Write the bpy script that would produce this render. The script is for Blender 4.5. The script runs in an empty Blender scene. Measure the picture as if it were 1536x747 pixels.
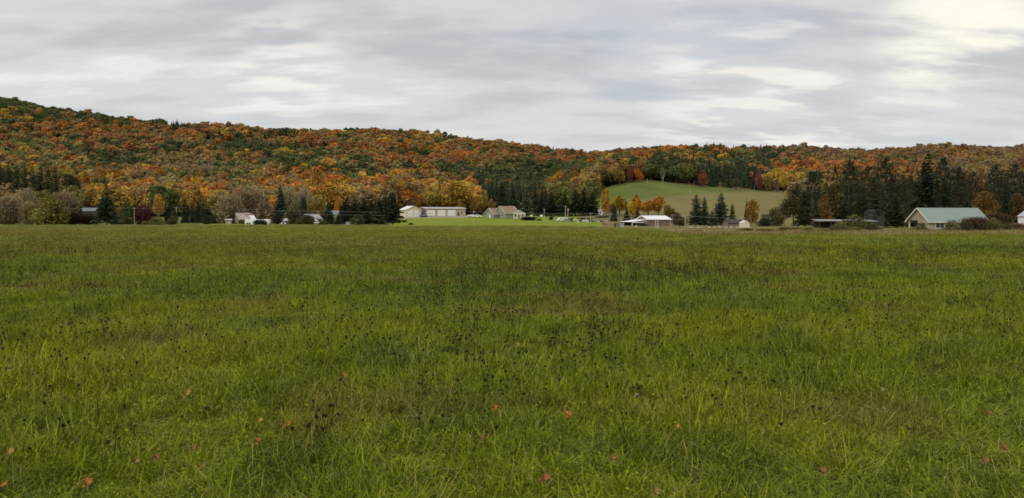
import bpy, bmesh, math, random
import numpy as np
from mathutils import Vector, Matrix, noise as mnoise

# ------------------------------------------------------------------ camera
scene = bpy.context.scene
COL = scene.collection
F = 1110.0; CX = 768.0; CY = 373.5; EYE = 1.7; HOR = 324.0
PITCH = math.atan((CY - HOR) / F)
cam_d = bpy.data.cameras.new('camera'); cam = bpy.data.objects.new('camera', cam_d); COL.objects.link(cam)
cam_d.sensor_width = 36.0; cam_d.lens = 36.0 * F / 1536.0
cam_d.clip_start = 0.1; cam_d.clip_end = 6000
cam.location = (0, 0, EYE); cam.rotation_euler = (math.pi / 2 - PITCH, 0, 0)
scene.camera = cam

# ------------------------------------------------------------------ sky, sun, exposure
SUN_EL, SUN_AZ = math.radians(38), math.radians(215)     # azimuth clockwise from +Y: behind the camera, a little left
world = bpy.data.worlds.new('World'); scene.world = world; world.use_nodes = True
wn, wl = world.node_tree.nodes, world.node_tree.links
wn.clear()
def N(nt, typ, **kw):
    n = nt.nodes.new(typ)
    for k, v in kw.items():
        if k.startswith('i_'):
            key = k[2:]
            n.inputs[int(key) if key.isdigit() else key].default_value = v
        else: setattr(n, k, v)
    return n
def math_n(nt, op, a, b=None, clamp=False):
    n = nt.nodes.new('ShaderNodeMath'); n.operation = op; n.use_clamp = clamp
    for i, v in enumerate((a, b)):
        if v is None: continue
        if isinstance(v, (int, float)): n.inputs[i].default_value = v
        else: nt.links.new(v, n.inputs[i])
    return n.outputs[0]
def maprange(nt, v, a, b, c=0.0, d=1.0):
    n = nt.nodes.new('ShaderNodeMapRange'); n.interpolation_type = 'SMOOTHSTEP'
    nt.links.new(v, n.inputs[0])
    for i, x in zip((1, 2, 3, 4), (a, b, c, d)): n.inputs[i].default_value = x
    return n.outputs[0]
def mixc(nt, fac, a, b, mode='MIX'):
    n = nt.nodes.new('ShaderNodeMix'); n.data_type = 'RGBA'; n.blend_type = mode
    for s, v in ((n.inputs[0], fac), (n.inputs[6], a), (n.inputs[7], b)):
        if isinstance(v, (int, float)): s.default_value = v
        elif isinstance(v, tuple): s.default_value = (*v, 1) if len(v) == 3 else v
        else: nt.links.new(v, s)
    return n.outputs[2]
W = world.node_tree
sky = N(W, 'ShaderNodeTexSky', sky_type='NISHITA', sun_disc=False, sun_elevation=SUN_EL, sun_rotation=SUN_AZ)
bg_sky = N(W, 'ShaderNodeBackground', i_1=0.10); wl.new(sky.outputs[0], bg_sky.inputs[0])
tc = N(W, 'ShaderNodeTexCoord')
sep = N(W, 'ShaderNodeSeparateXYZ'); wl.new(tc.outputs['Generated'], sep.inputs[0])
zc = math_n(W, 'MAXIMUM', sep.outputs[2], 0.0)
zz = math_n(W, 'ADD', zc, 0.20)
u = math_n(W, 'DIVIDE', sep.outputs[0], zz); v = math_n(W, 'DIVIDE', sep.outputs[1], zz)
def cloud_noise(sx, sy, ox, scale, detail, rough, dist=0.0):
    cb = N(W, 'ShaderNodeCombineXYZ', i_2=ox)
    wl.new(math_n(W, 'MULTIPLY', u, sx), cb.inputs[0]); wl.new(math_n(W, 'MULTIPLY', v, sy), cb.inputs[1])
    n = N(W, 'ShaderNodeTexNoise', i_2=scale, i_3=detail, i_4=rough); n.inputs['Distortion'].default_value = dist
    wl.new(cb.outputs[0], n.inputs['Vector']); return n.outputs[0]
n1 = cloud_noise(0.55, 1.0, 3.7, 2.6, 6, 0.50, 0.1)
n2 = cloud_noise(0.42, 1.0, 9.1, 7.0, 6, 0.50, 0.1)
n3 = cloud_noise(0.60, 1.0, 21.3, 1.5, 3, 0.5)
base = math_n(W, 'ADD', math_n(W, 'MULTIPLY', n1, 0.62), math_n(W, 'MULTIPLY', n2, 0.38))
dark_to_mid = maprange(W, base, 0.37, 0.52)
mid_to_light = maprange(W, base, 0.53, 0.64)
def lobe(px, py, width):          # a thinner patch of cloud towards one compass direction
    d = Vector(((px - CX) / F, 1.0, (HOR - py) / F)).normalized()
    dn = N(W, 'ShaderNodeVectorMath', operation='DOT_PRODUCT'); wl.new(tc.outputs['Generated'], dn.inputs[0])
    dn.inputs[1].default_value = d
    return maprange(W, dn.outputs['Value'], math.cos(math.radians(width)), 1.0)
thin = math_n(W, 'MULTIPLY', math_n(W, 'ADD', lobe(1390, 68, 4.4), lobe(1485, 45, 3.8), True), maprange(W, base, 0.425, 0.545))
thin2 = math_n(W, 'MULTIPLY', lobe(1150, 172, 11), maprange(W, n2, 0.50, 0.62))
thin3 = math_n(W, 'MULTIPLY', lobe(430, 105, 5), maprange(W, n2, 0.44, 0.60))
c = mixc(W, dark_to_mid, (0.53, 0.542, 0.57), (0.675, 0.677, 0.682))
c = mixc(W, mid_to_light, c, (0.86, 0.85, 0.825))
low = maprange(W, zc, 0.22, 0.10)                       # the sky is paler near the horizon
c = mixc(W, math_n(W, 'MULTIPLY', low, 0.30), c, (0.80, 0.80, 0.79))
c = mixc(W, math_n(W, 'MULTIPLY', thin2, 0.6), c, (0.98, 0.95, 0.88))
c = mixc(W, math_n(W, 'MULTIPLY', thin3, 0.6), c, (0.96, 0.94, 0.88))
c = mixc(W, math_n(W, 'MULTIPLY', thin, 0.85, True), c, (1.06, 1.02, 0.88))
zen = maprange(W, zc, 0.34, 0.95, 1.0, 1.9)             # overcast sky, brightest overhead
bg_cl = N(W, 'ShaderNodeBackground'); wl.new(c, bg_cl.inputs[0]); wl.new(zen, bg_cl.inputs[1])
mixs = N(W, 'ShaderNodeMixShader')
gap = math_n(W, 'SUBTRACT', 1.0, math_n(W, 'MULTIPLY', maprange(W, n3, 0.52, 0.70), 0.2))
wl.new(gap, mixs.inputs[0]); wl.new(bg_sky.outputs[0], mixs.inputs[1]); wl.new(bg_cl.outputs[0], mixs.inputs[2])
wo = N(W, 'ShaderNodeOutputWorld'); wl.new(mixs.outputs[0], wo.inputs[0])

sun_d = bpy.data.lights.new('sun', 'SUN'); sun = bpy.data.objects.new('sun', sun_d); COL.objects.link(sun)
sun_d.energy = 1.3; sun_d.angle = math.radians(35); sun_d.color = (1.0, 0.94, 0.84)
sd = Vector((math.sin(SUN_AZ) * math.cos(SUN_EL), math.cos(SUN_AZ) * math.cos(SUN_EL), math.sin(SUN_EL)))
sun.rotation_euler = sd.to_track_quat('Z', 'Y').to_euler(); sun.location = (0, -20, 60)
vs = scene.view_settings
scene.display_settings.display_device = 'sRGB'
vs.view_transform = 'Standard'; vs.look = 'None'; vs.exposure = 0.0; vs.gamma = 1.0; vs.use_curve_mapping = False
scene.render.engine = 'CYCLES'
scene.cycles.filter_width = 1.65
scene.cycles.max_bounces = 5; scene.cycles.diffuse_bounces = 3; scene.cycles.glossy_bounces = 2
scene.cycles.transmission_bounces = 3; scene.cycles.transparent_max_bounces = 8

# ------------------------------------------------------------------ helpers
RNG = np.random.default_rng(11)
random.seed(5)
def tag(o, label=None, cat=None, group=None, kind=None):
    if label: o['label'] = label
    if cat: o['category'] = cat
    if group: o['group'] = group
    if kind: o['kind'] = kind
    return o
def at(px, py, Y):
    dy = math.cos(PITCH) + math.sin(PITCH) * (CY - py) / F
    t = Y / dy
    z = EYE + t * (math.cos(PITCH) * (CY - py) / F - math.sin(PITCH))
    return Vector(((px - CX) / F * t, Y, z))
def z_of(py, Y): return at(CX, py, Y).z

_pt = [-700, -200, 0, 200, 400, 590, 650, 750, 850, 900, 960, 1030, 1100, 1190, 1300, 1400, 1536, 1800, 2300]
_ky = [420, 500, 600, 750, 900, 1050, 1200]
_gp = [[330, 312, 285, 245, 205, 168, 140], [330, 312, 286, 248, 208, 170, 142], [329, 313, 290, 255, 215, 180, 153],
       [331, 318, 296, 265, 235, 210, 190], [332, 320, 300, 272, 248, 224, 203], [326, 317, 298, 270, 245, 222, 204],
       [324, 317, 300, 274, 250, 228, 210], [325, 318, 304, 282, 262, 243, 225], [330, 318, 302, 285, 268, 250, 236],
       [331, 305, 278, 266, 256, 247, 240], [332, 303, 271, 258, 249, 241, 234], [333, 306, 279, 265, 252, 240, 229],
       [334, 309, 284, 268, 254, 242, 231], [335, 313, 291, 274, 258, 244, 232], [335, 318, 300, 280, 262, 247, 235],
       [335, 316, 298, 276, 257, 242, 229], [335, 316, 298, 276, 258, 243, 231], [335, 317, 299, 276, 257, 240, 227],
       [335, 318, 300, 276, 255, 235, 220]]
_YF = np.arange(0, 2601, 10.0)
_PF = np.arange(-700, 2301, 10.0)
def _smooth(a, k, axis):
    ker = np.ones(k) / k
    pad = [(0, 0)] * a.ndim; pad[axis] = (k // 2, k // 2)
    return np.apply_along_axis(lambda m: np.convolve(m, ker, 'valid'), axis, np.pad(a, pad, mode='edge'))
_Zc = []
for p_, g_ in zip(_pt, _gp):
    zs = [z_of(a, b) for a, b in zip(g_, _ky)]
    yy = [0, 50, 94, 160, 270, 340] + _ky + [1450, 2600]
    near = [float(np.interp(p_, [-700, 590, 650, 850, 900, 960, 1030, 1190, 2300], q)) for q in ((-.5, -.5, -.5, -.5, -.5, -.5, -.55, -.6, -.6), (-.9, -.9, -.9, -.9, -1.0, -1.2, -1.6, -1.75, -1.75), (-1.6, -1.6, -1.4, -1.4, -1.8, -2.1, -2.2, -2.2, -2.2), (-2.0, -2.0, -1.7, -1.7, -2.1, -2.4, -2.4, -2.4, -2.4))]
    zz_ = [0, -0.05] + near + zs + [zs[-1] - 12, zs[-1] - 70]
    _Zc.append(np.interp(_YF, yy, zz_))
_Zc = np.array(_Zc)
_ZG = np.array([np.interp(_PF, _pt, _Zc[:, j]) for j in range(len(_YF))]).T
_ZG = _smooth(_smooth(_ZG, 7, 1), 7, 0)
_ZG[:, :6] = np.minimum(_ZG[:, :6], 0.0)
def terrain(x, y):
    x = np.asarray(x, float); y = np.asarray(y, float)
    yc = np.maximum(y, 25.0)
    px = np.clip(CX + F * x / yc, -700, 2299)
    fi = (px + 700) / 10; i = np.clip(fi.astype(int), 0, len(_PF) - 2); a = fi - i
    fj = np.clip(y, 0, 2589) / 10; j = np.clip(fj.astype(int), 0, len(_YF) - 2); b = fj - j
    z = (_ZG[i, j] * (1 - a) * (1 - b) + _ZG[i + 1, j] * a * (1 - b) + _ZG[i, j + 1] * (1 - a) * b + _ZG[i + 1, j + 1] * a * b)
    w = np.clip((y - 480) / 250, 0, 1)
    z = z + w * (3.2 * np.sin(x / 47 + y / 83) * np.sin(y / 61 - x / 130 + 1.3) + 2.0 * np.sin(x / 23 + 0.7) * np.sin(y / 29 + x / 71))
    f = np.clip(1 - y / 140, 0, 1)
    z = z + f * 0.035 * (np.sin(x * 0.7 + y * 0.31) + np.sin(y * 0.53 - x * 0.23 + 2))
    return z
def tz(x, y): return float(terrain(np.array([x]), np.array([y]))[0])
def ground(px, Y):
    x = (px - CX) / F * Y
    return Vector((x, Y, tz(x, Y)))

def vnoise(x, y, s, seed=0):
    """smooth value noise 0..1 over world metres"""
    x = np.asarray(x, float) / s + 1000; y = np.asarray(y, float) / s + 1000
    tab = np.random.default_rng(seed).random((256, 256))
    i = np.floor(x).astype(int); j = np.floor(y).astype(int); a = x - i; b = y - j
    a = a * a * (3 - 2 * a); b = b * b * (3 - 2 * b)
    g = lambda p, q: tab[p % 256, q % 256]
    return g(i, j) * (1 - a) * (1 - b) + g(i + 1, j) * a * (1 - b) + g(i, j + 1) * (1 - a) * b + g(i + 1, j + 1) * a * b

def np_mesh(name, V, faces_n, loops, mats=(), attrs=None, matidx=None, smooth=False):
    """faces_n: verts per face, loops: flat vertex indices"""
    me = bpy.data.meshes.new(name)
    V = np.asarray(V, np.float32); loops = np.asarray(loops, np.int32); faces_n = np.asarray(faces_n, np.int32)
    me.vertices.add(len(V)); me.vertices.foreach_set('co', V.ravel())
    me.loops.add(len(loops)); me.loops.foreach_set('vertex_index', loops)
    me.polygons.add(len(faces_n))
    st = np.concatenate(([0], np.cumsum(faces_n)[:-1])).astype(np.int32)
    me.polygons.foreach_set('loop_start', st)
    me.polygons.foreach_set('loop_total', faces_n)
    for m in mats: me.materials.append(m)
    if matidx is not None: me.polygons.foreach_set('material_index', np.asarray(matidx, np.int32))
    if smooth: me.polygons.foreach_set('use_smooth', np.ones(len(faces_n), bool))
    me.update(calc_edges=True)
    for k, (dom, arr) in (attrs or {}).items():
        arr = np.asarray(arr, np.float32)
        if arr.ndim == 1:
            me.attributes.new(k, 'FLOAT', dom).data.foreach_set('value', arr)
        else:
            if arr.shape[1] == 3: arr = np.hstack([arr, np.ones((len(arr), 1), np.float32)])
            me.attributes.new(k, 'FLOAT_COLOR', dom).data.foreach_set('color', arr.ravel())
    return me
def link(name, me, parent=None):
    o = bpy.data.objects.new(name, me); COL.objects.link(o)
    if parent: o.parent = parent
    return o
def empty(name, loc, rz=0.0, scale=None):
    o = bpy.data.objects.new(name, None); COL.objects.link(o)
    o.location = loc; o.rotation_euler = (0, 0, rz); o.empty_display_size = 0.5
    if scale: o.scale = scale
    return o

# ------------------------------------------------------------------ materials
def new_mat(name):
    m = bpy.data.materials.new(name); m.use_nodes = True; m.node_tree.nodes.clear(); return m
def paint(name, col, rough=0.6, metal=0.0, var=0.12, scale=6.0, spec=0.35, streak=False, dirt=None):
    """a painted / weathered surface with uneven tone"""
    m = new_mat(name); t = m.node_tree
    tc = N(t, 'ShaderNodeTexCoord'); mp = N(t, 'ShaderNodeMapping'); t.links.new(tc.outputs['Object'], mp.inputs[0])
    mp.inputs['Scale'].default_value = (1, 1, 0.15) if streak else (1, 1, 1)
    n = N(t, 'ShaderNodeTexNoise', i_2=scale, i_3=5.0, i_4=0.6); t.links.new(mp.outputs[0], n.inputs['Vector'])
    lo = tuple(x * (1 - var) for x in col); hi = tuple(min(1, x * (1 + var)) for x in col)
    c = mixc(t, maprange(t, n.outputs[0], 0.3, 0.7), lo, hi)
    if dirt:
        n2 = N(t, 'ShaderNodeTexNoise', i_2=scale * 0.35, i_3=6.0, i_4=0.65); t.links.new(mp.outputs[0], n2.inputs['Vector'])
        c = mixc(t, maprange(t, n2.outputs[0], 0.50, 0.66), c, dirt)
    p = N(t, 'ShaderNodeBsdfPrincipled'); p.inputs['Roughness'].default_value = rough; p.inputs['Metallic'].default_value = metal
    p.inputs['Specular IOR Level'].default_value = spec
    t.links.new(c, p.inputs['Base Color'])
    o = N(t, 'ShaderNodeOutputMaterial'); t.links.new(p.outputs[0], o.inputs[0])
    return m
def siding(name, col, pitch=0.25, var=0.1, vertical=False):
    m = paint(name, col, 0.7, 0, var, 4.0)
    t = m.node_tree; p = next(n for n in t.nodes if n.type == 'BSDF_PRINCIPLED')
    tc = next(n for n in t.nodes if n.type == 'TEX_COORD')
    w = N(t, 'ShaderNodeTexWave', wave_type='BANDS', bands_direction='X' if vertical else 'Z', wave_profile='SAW')
    w.inputs['Scale'].default_value = 0.314 / pitch; t.links.new(tc.outputs['Object'], w.inputs['Vector'])
    b = N(t, 'ShaderNodeBump'); b.inputs['Strength'].default_value = 0.8; b.inputs['Distance'].default_value = 0.03
    t.links.new(w.outputs[1], b.inputs['Height']); t.links.new(b.outputs[0], p.inputs['Normal'])
    return m
def foliage(name, src, trans=0.28, lo=0.55, hi=1.45):
    """leaf material; colour from the object (src OBJ) or from the instance attribute (src INST)"""
    m = new_mat(name); t = m.node_tree
    if src == 'OBJ': base_c = N(t, 'ShaderNodeObjectInfo').outputs['Color']
    else:
        a = N(t, 'ShaderNodeAttribute', attribute_type='INSTANCER', attribute_name='tint'); base_c = a.outputs['Color']
    r = N(t, 'ShaderNodeAttribute', attribute_type='GEOMETRY', attribute_name='rnd')
    hs = N(t, 'ShaderNodeHueSaturation')
    t.links.new(base_c, hs.inputs['Color'])
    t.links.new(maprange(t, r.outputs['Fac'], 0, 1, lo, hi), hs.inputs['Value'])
    t.links.new(maprange(t, r.outputs['Fac'], 0, 1, 0.485, 0.515), hs.inputs['Hue'])
    d = N(t, 'ShaderNodeBsdfDiffuse'); tr = N(t, 'ShaderNodeBsdfTranslucent')
    t.links.new(hs.outputs[0], d.inputs[0]); t.links.new(hs.outputs[0], tr.inputs[0])
    mx = N(t, 'ShaderNodeMixShader', i_0=trans); t.links.new(d.outputs[0], mx.inputs[1]); t.links.new(tr.outputs[0], mx.inputs[2])
    o = N(t, 'ShaderNodeOutputMaterial'); t.links.new(mx.outputs[0], o.inputs[0])
    return m
LEAF_O = foliage('leaves', 'OBJ'); LEAF_I = foliage('leaves_in_wood', 'INST', lo=0.80, hi=1.22, trans=0.36)
BARK = paint('bark', (0.10, 0.08, 0.06), 0.9, 0, 0.35, 8, 0.2)
BARK_PALE = paint('pale_bark', (0.42, 0.36, 0.27), 0.85, 0, 0.3, 8, 0.2)
BARK_GREY = paint('grey_twigs', (0.15, 0.12, 0.085), 0.9, 0, 0.3, 8, 0.2)

def grass_mat():
    m = new_mat('grass_blades'); t = m.node_tree
    a = N(t, 'ShaderNodeAttribute', attribute_type='INSTANCER', attribute_name='tint')
    r = N(t, 'ShaderNodeAttribute', attribute_type='GEOMETRY', attribute_name='rnd')
    s = N(t, 'ShaderNodeAttribute', attribute_type='GEOMETRY', attribute_name='straw')
    hs = N(t, 'ShaderNodeHueSaturation'); t.links.new(a.outputs['Color'], hs.inputs['Color'])
    t.links.new(maprange(t, r.outputs['Fac'], 0, 1, 0.35, 1.85), hs.inputs['Value'])
    t.links.new(maprange(t, r.outputs['Fac'], 0, 1, 0.515, 0.485), hs.inputs['Hue'])
    c = mixc(t, s.outputs['Fac'], hs.outputs[0], (0.38, 0.30, 0.10))
    d = N(t, 'ShaderNodeBsdfPrincipled'); d.inputs['Roughness'].default_value = 0.42; d.inputs['Specular IOR Level'].default_value = 0.05
    tr = N(t, 'ShaderNodeBsdfTranslucent')
    t.links.new(c, d.inputs['Base Color']); t.links.new(c, tr.inputs[0])
    mx = N(t, 'ShaderNodeMixShader', i_0=0.16); t.links.new(d.outputs[0], mx.inputs[1]); t.links.new(tr.outputs[0], mx.inputs[2])
    o = N(t, 'ShaderNodeOutputMaterial'); t.links.new(mx.outputs[0], o.inputs[0])
    return m
GRASS = grass_mat()
def ground_mat(name, stops, scale=0.06, bump=0.25):
    """land cover: patches of several real colours at two sizes"""
    m = new_mat(name); t = m.node_tree
    tc = N(t, 'ShaderNodeTexCoord')
    n = N(t, 'ShaderNodeTexNoise', i_2=scale, i_3=6.0, i_4=0.6); t.links.new(tc.outputs['Object'], n.inputs['Vector'])
    n2 = N(t, 'ShaderNodeTexNoise', i_2=scale * 14, i_3=5.0, i_4=0.65); t.links.new(tc.outputs['Object'], n2.inputs['Vector'])
    f = math_n(t, 'ADD', math_n(t, 'MULTIPLY', n.outputs[0], 0.65), math_n(t, 'MULTIPLY', n2.outputs[0], 0.35))
    r = N(t, 'ShaderNodeValToRGB'); t.links.new(f, r.inputs[0])
    el = r.color_ramp.elements
    while len(el) < len(stops): el.new(0.5)
    for e, (p_, c_) in zip(el, stops): e.position = p_; e.color = (*c_, 1)
    p = N(t, 'ShaderNodeBsdfPrincipled'); p.inputs['Roughness'].default_value = 0.95; p.inputs['Specular IOR Level'].default_value = 0.05
    t.links.new(r.outputs[0], p.inputs['Base Color'])
    b = N(t, 'ShaderNodeBump'); b.inputs['Strength'].default_value = bump; b.inputs['Distance'].default_value = 0.3
    t.links.new(n2.outputs[0], b.inputs['Height']); t.links.new(b.outputs[0], p.inputs['Normal'])
    o = N(t, 'ShaderNodeOutputMaterial'); t.links.new(p.outputs[0], o.inputs[0])
    return m
def pasture_mat():
    m = ground_mat('pasture_ground', [(0.36, (0.115, 0.092, 0.038)), (0.46, (0.165, 0.138, 0.055)), (0.54, (0.16, 0.148, 0.055)), (0.66, (0.215, 0.175, 0.080))], 0.018, 0.2)
    t = m.node_tree; p = next(n for n in t.nodes if n.type == 'BSDF_PRINCIPLED'); src = p.inputs['Base Color'].links[0].from_socket
    a = N(t, 'ShaderNodeAttribute', attribute_type='GEOMETRY', attribute_name='lush')
    n = next(q for q in t.nodes if q.type == 'TEX_NOISE')
    c2 = mixc(t, maprange(t, n.outputs[0], .35, .65), (0.085, 0.108, 0.026), (0.135, 0.150, 0.038))
    f = math_n(t, 'ADD', a.outputs['Fac'], math_n(t, 'MULTIPLY', math_n(t, 'SUBTRACT', n.outputs[0], .5), .9))
    t.links.new(mixc(t, maprange(t, f, .3, .7), src, c2), p.inputs['Base Color']); return m
GM = {
 'hay_field': ground_mat('hay_field_ground', [(0.36, (0.085, 0.080, 0.018)), (0.48, (0.112, 0.110, 0.020)), (0.62, (0.145, 0.125, 0.030))], 0.05),
 'lawn': ground_mat('lawn_ground', [(0.36, (0.130, 0.155, 0.018)), (0.50, (0.165, 0.195, 0.022)), (0.64, (0.20, 0.215, 0.035))], 0.035, 0.1),
 'pasture': pasture_mat(),
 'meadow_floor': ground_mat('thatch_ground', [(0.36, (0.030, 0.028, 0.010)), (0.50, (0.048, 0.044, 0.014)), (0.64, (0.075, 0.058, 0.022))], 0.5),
 'hillside': ground_mat('forest_floor', [(0.40, (0.06, 0.045, 0.02)), (0.60, (0.12, 0.075, 0.03))], 0.05, 0.5),
 'valley_grass': ground_mat('valley_grass_ground', [(0.36, (0.09, 0.10, 0.025)), (0.5, (0.13, 0.135, 0.03)), (0.64, (0.16, 0.14, 0.05))], 0.03, 0.2),
 'weedy_margin': ground_mat('weedy_ground', [(0.36, (0.11, 0.085, 0.030)), (0.5, (0.155, 0.125, 0.045)), (0.64, (0.19, 0.15, 0.06))], 0.05, 0.4),
 'gravel_yard': ground_mat('gravel_ground', [(0.36, (0.22, 0.20, 0.17)), (0.64, (0.32, 0.29, 0.25))], 0.15, 0.1),
 'road': ground_mat('road_ground', [(0.36, (0.13, 0.13, 0.13)), (0.64, (0.18, 0.18, 0.175))], 0.2, 0.05),
}

# ------------------------------------------------------------------ terrain sheets (one polar grid shared out by land cover)
def forest_edge(px):    # distance at which the wood starts
    return np.interp(px, [-700, 0, 120, 200, 300, 400, 560, 640, 740, 800, 850, 878, 890, 960, 1030, 1100, 1188, 1200, 1300, 2300],
                         [400, 400, 408, 452, 455, 430, 425, 446, 440, 452, 470, 520, 600, 610, 612, 612, 608, 440, 400, 380])
def cover(px, y):
    out = np.full(px.shape, 0)                                      # hay_field
    names = ['hay_field', 'lawn', 'pasture', 'meadow_floor', 'hillside', 'valley_grass', 'weedy_margin', 'gravel_yard', 'road']
    fe = forest_edge(px)
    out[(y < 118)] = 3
    out[(y > 262)] = 5
    out[(px > 1000) & (y > 86 + 10 * np.sin(px / 37)) & (y < 420)] = 6
    out[(px > 890) & (px <= 1000) & (y > 180) & (y < 420)] = 6
    out[(px > 585) & (px < 905 - (y - 225) * 0.02) & (y > 216) & (y < 470)] = 1
    out[(px > 300) & (px < 372) & (y > 285) & (y < 360)] = 1
    out[(px > 596) & (px < 705) & (y > 398) & (y < 446)] = 7
    out[y > fe] = 4
    pas = (px > 865) & (px < 1200) & (y > 400) & (y <= fe)
    out[pas] = 2
    
    return out, names
def build_terrain():
    th = np.concatenate([np.arange(-180, -60, 4.0), np.arange(-60, -42, 1.5), np.arange(-42, 42.01, 0.22), np.arange(43.5, 60, 1.5), np.arange(60, 180, 4.0)])
    r = np.concatenate([[0.4, 1, 2, 3, 4.5, 6, 8, 10, 13, 16, 20, 25, 31, 38, 46, 55, 64, 74, 84, 94, 105, 116, 130, 145, 160, 176, 192],
                        np.arange(205, 480, 9.0), np.arange(485, 700, 14.0), np.arange(715, 1500, 35.0), np.array([1550, 1700, 1900, 2200, 2550])])
    T, R = np.meshgrid(np.radians(th), r, indexing='ij')
    X = R * np.sin(T); Y = R * np.cos(T)
    Z = terrain(X, Y)
    nt, nr = T.shape
    idx = np.arange(nt * nr).reshape(nt, nr)
    nxt = np.roll(idx, -1, 0)
    q = np.stack([idx[:, :-1], nxt[:, :-1], nxt[:, 1:], idx[:, 1:]], -1).reshape(-1, 4)[:, ::-1]
    V = np.stack([X, Y, Z], -1).reshape(-1, 3)
    c = V[q].mean(1)
    pxc = np.where(c[:, 1] > 25, CX + F * c[:, 0] / np.maximum(c[:, 1], 1), 768.0)
    pxc = np.clip(pxc, -700, 2299)
    kind, names = cover(pxc, c[:, 1])
    nice = {'hay_field': 'hay field of long grass reaching to the far hedge and lawn', 'lawn': 'bright mown lawn before the garages and houses',
            'pasture': 'hill pasture, green at the top and dry tan lower down',
            'meadow_floor': 'dark thatch under the meadow grass', 'hillside': 'wooded hillside floor', 'valley_grass': 'rough valley grass round the barns', 'weedy_margin': 'brown weedy margin of the field',
            'gravel_yard': 'grey gravel yard before the garages', 'road': 'grey road'}
    for k, nme in enumerate(names):
        f = q[kind == k]
        if not len(f): continue
        used, inv = np.unique(f, return_inverse=True)
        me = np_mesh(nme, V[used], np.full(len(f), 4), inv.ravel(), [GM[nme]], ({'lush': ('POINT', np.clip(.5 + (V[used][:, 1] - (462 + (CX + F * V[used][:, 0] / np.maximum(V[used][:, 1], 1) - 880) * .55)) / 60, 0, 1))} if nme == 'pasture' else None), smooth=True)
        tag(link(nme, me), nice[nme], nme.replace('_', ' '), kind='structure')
    # centre cap under the camera
    n = nt
    capV = np.vstack([V[idx[:, 0]], [[0, 0, tz(0, 0)]]])
    fl = []
    for i in range(n): fl += [i, n, (i + 1) % n]
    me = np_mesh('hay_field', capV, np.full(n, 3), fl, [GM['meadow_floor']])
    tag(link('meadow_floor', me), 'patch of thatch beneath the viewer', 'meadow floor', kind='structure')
build_terrain()

# ------------------------------------------------------------------ plant shapes
def quads_from(C, A, B, rnd):
    """C centres, A/B half axes -> quads"""
    V = np.stack([C - A - B, C + A - B, C + A + B, C - A + B], 1).reshape(-1, 3)
    return V, rnd
def unit(v): return v / np.maximum(np.linalg.norm(v, axis=-1, keepdims=True), 1e-9)
def leaf_faces(rng, C, out_dir, size, rnd, aspect=0.8, spread=1.1):
    n = len(C)
    nrm = unit(out_dir + spread * rng.normal(size=(n, 3)))
    t = unit(np.cross(nrm, rng.normal(size=(n, 3))))
    b = np.cross(nrm, t)
    s = size * rng.uniform(0.6, 1.35, (n, 1))
    return quads_from(C, t * s * 0.5, b * s * 0.5 * aspect, rnd)
def foliage_mesh(name, parts, mat):
    V = np.vstack([p[0] for p in parts]); rnd = np.concatenate([p[1] for p in parts])
    nf = len(V) // 4
    return np_mesh(name, V, np.full(nf, 4), np.arange(nf * 4), [mat], {'rnd': ('FACE', np.clip(rnd, 0, 1))})
def tubes(name, paths, mat, sides=6):
    """paths: list of (points, radii)"""
    V, L = [], []
    for pts, rad in paths:
        pts = np.asarray(pts, float); b0 = len(V)
        for i, p in enumerate(pts):
            d = pts[min(i + 1, len(pts) - 1)] - pts[max(i - 1, 0)]
            d = d / (np.linalg.norm(d) + 1e-9)
            a = np.cross(d, [0.31, 0.95, 0.05]); a /= np.linalg.norm(a) + 1e-9; b = np.cross(d, a)
            for k in range(sides):
                an = 2 * math.pi * k / sides
                V.append(p + rad[i] * (math.cos(an) * a + math.sin(an) * b))
        for i in range(len(pts) - 1):
            for k in range(sides):
                k2 = (k + 1) % sides
                L.append([b0 + i * sides + k, b0 + i * sides + k2, b0 + (i + 1) * sides + k2, b0 + (i + 1) * sides + k])
        L.append([b0 + (len(pts) - 1) * sides + k for k in range(sides)])
    fn = [len(f) for f in L]
    return np_mesh(name, np.array(V), fn, [i for f in L for i in f], [mat], smooth=True)

# every plant shape has height 1 and crown width 1
def broadleaf(seed, nleaf, size, mat, crown_lo=0.18, nlobe=15, pointed=0.0, name='crown', spread=0.75):
    rng = np.random.default_rng(seed)
    cz = (1 + crown_lo) / 2; hz = (1 - crown_lo) / 2
    lob, rad = [], []
    while len(lob) < nlobe:
        d = unit(rng.normal(size=3)); rr = rng.uniform(0.25, 0.78)
        p = d * rr * np.array([0.5, 0.5, hz])
        if pointed: p[:2] *= 1 - pointed * max(0, p[2] / hz)
        lob.append(p + [0, 0, cz]); rad.append(rng.uniform(0.16, 0.27) * (1 - 0.25 * rr))
    lob.append(np.array([rng.uniform(-.08, .08), rng.uniform(-.08, .08), 1 - 0.17])); rad.append(0.17)
    lob = np.array(lob); rad = np.array(rad)
    ltone = rng.uniform(-0.22, 0.22, len(lob))
    w = rad ** 2; k = rng.choice(len(lob), nleaf, p=w / w.sum())
    d = unit(rng.normal(size=(nleaf, 3)) + [0, 0, 0.25])
    rr = rad[k][:, None] * rng.uniform(0.55, 1.08, (nleaf, 1))
    C = lob[k] + d * rr * np.array([1, 1, 1.15 * hz / 0.42])
    C[:, 2] = np.clip(C[:, 2], crown_lo * 0.75, 1.0)
    rnd = 0.5 + ltone[k] + rng.normal(0, 0.17, nleaf)
    return foliage_mesh(name, [leaf_faces(rng, C, d, size, rnd, spread=spread)], mat)
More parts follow.
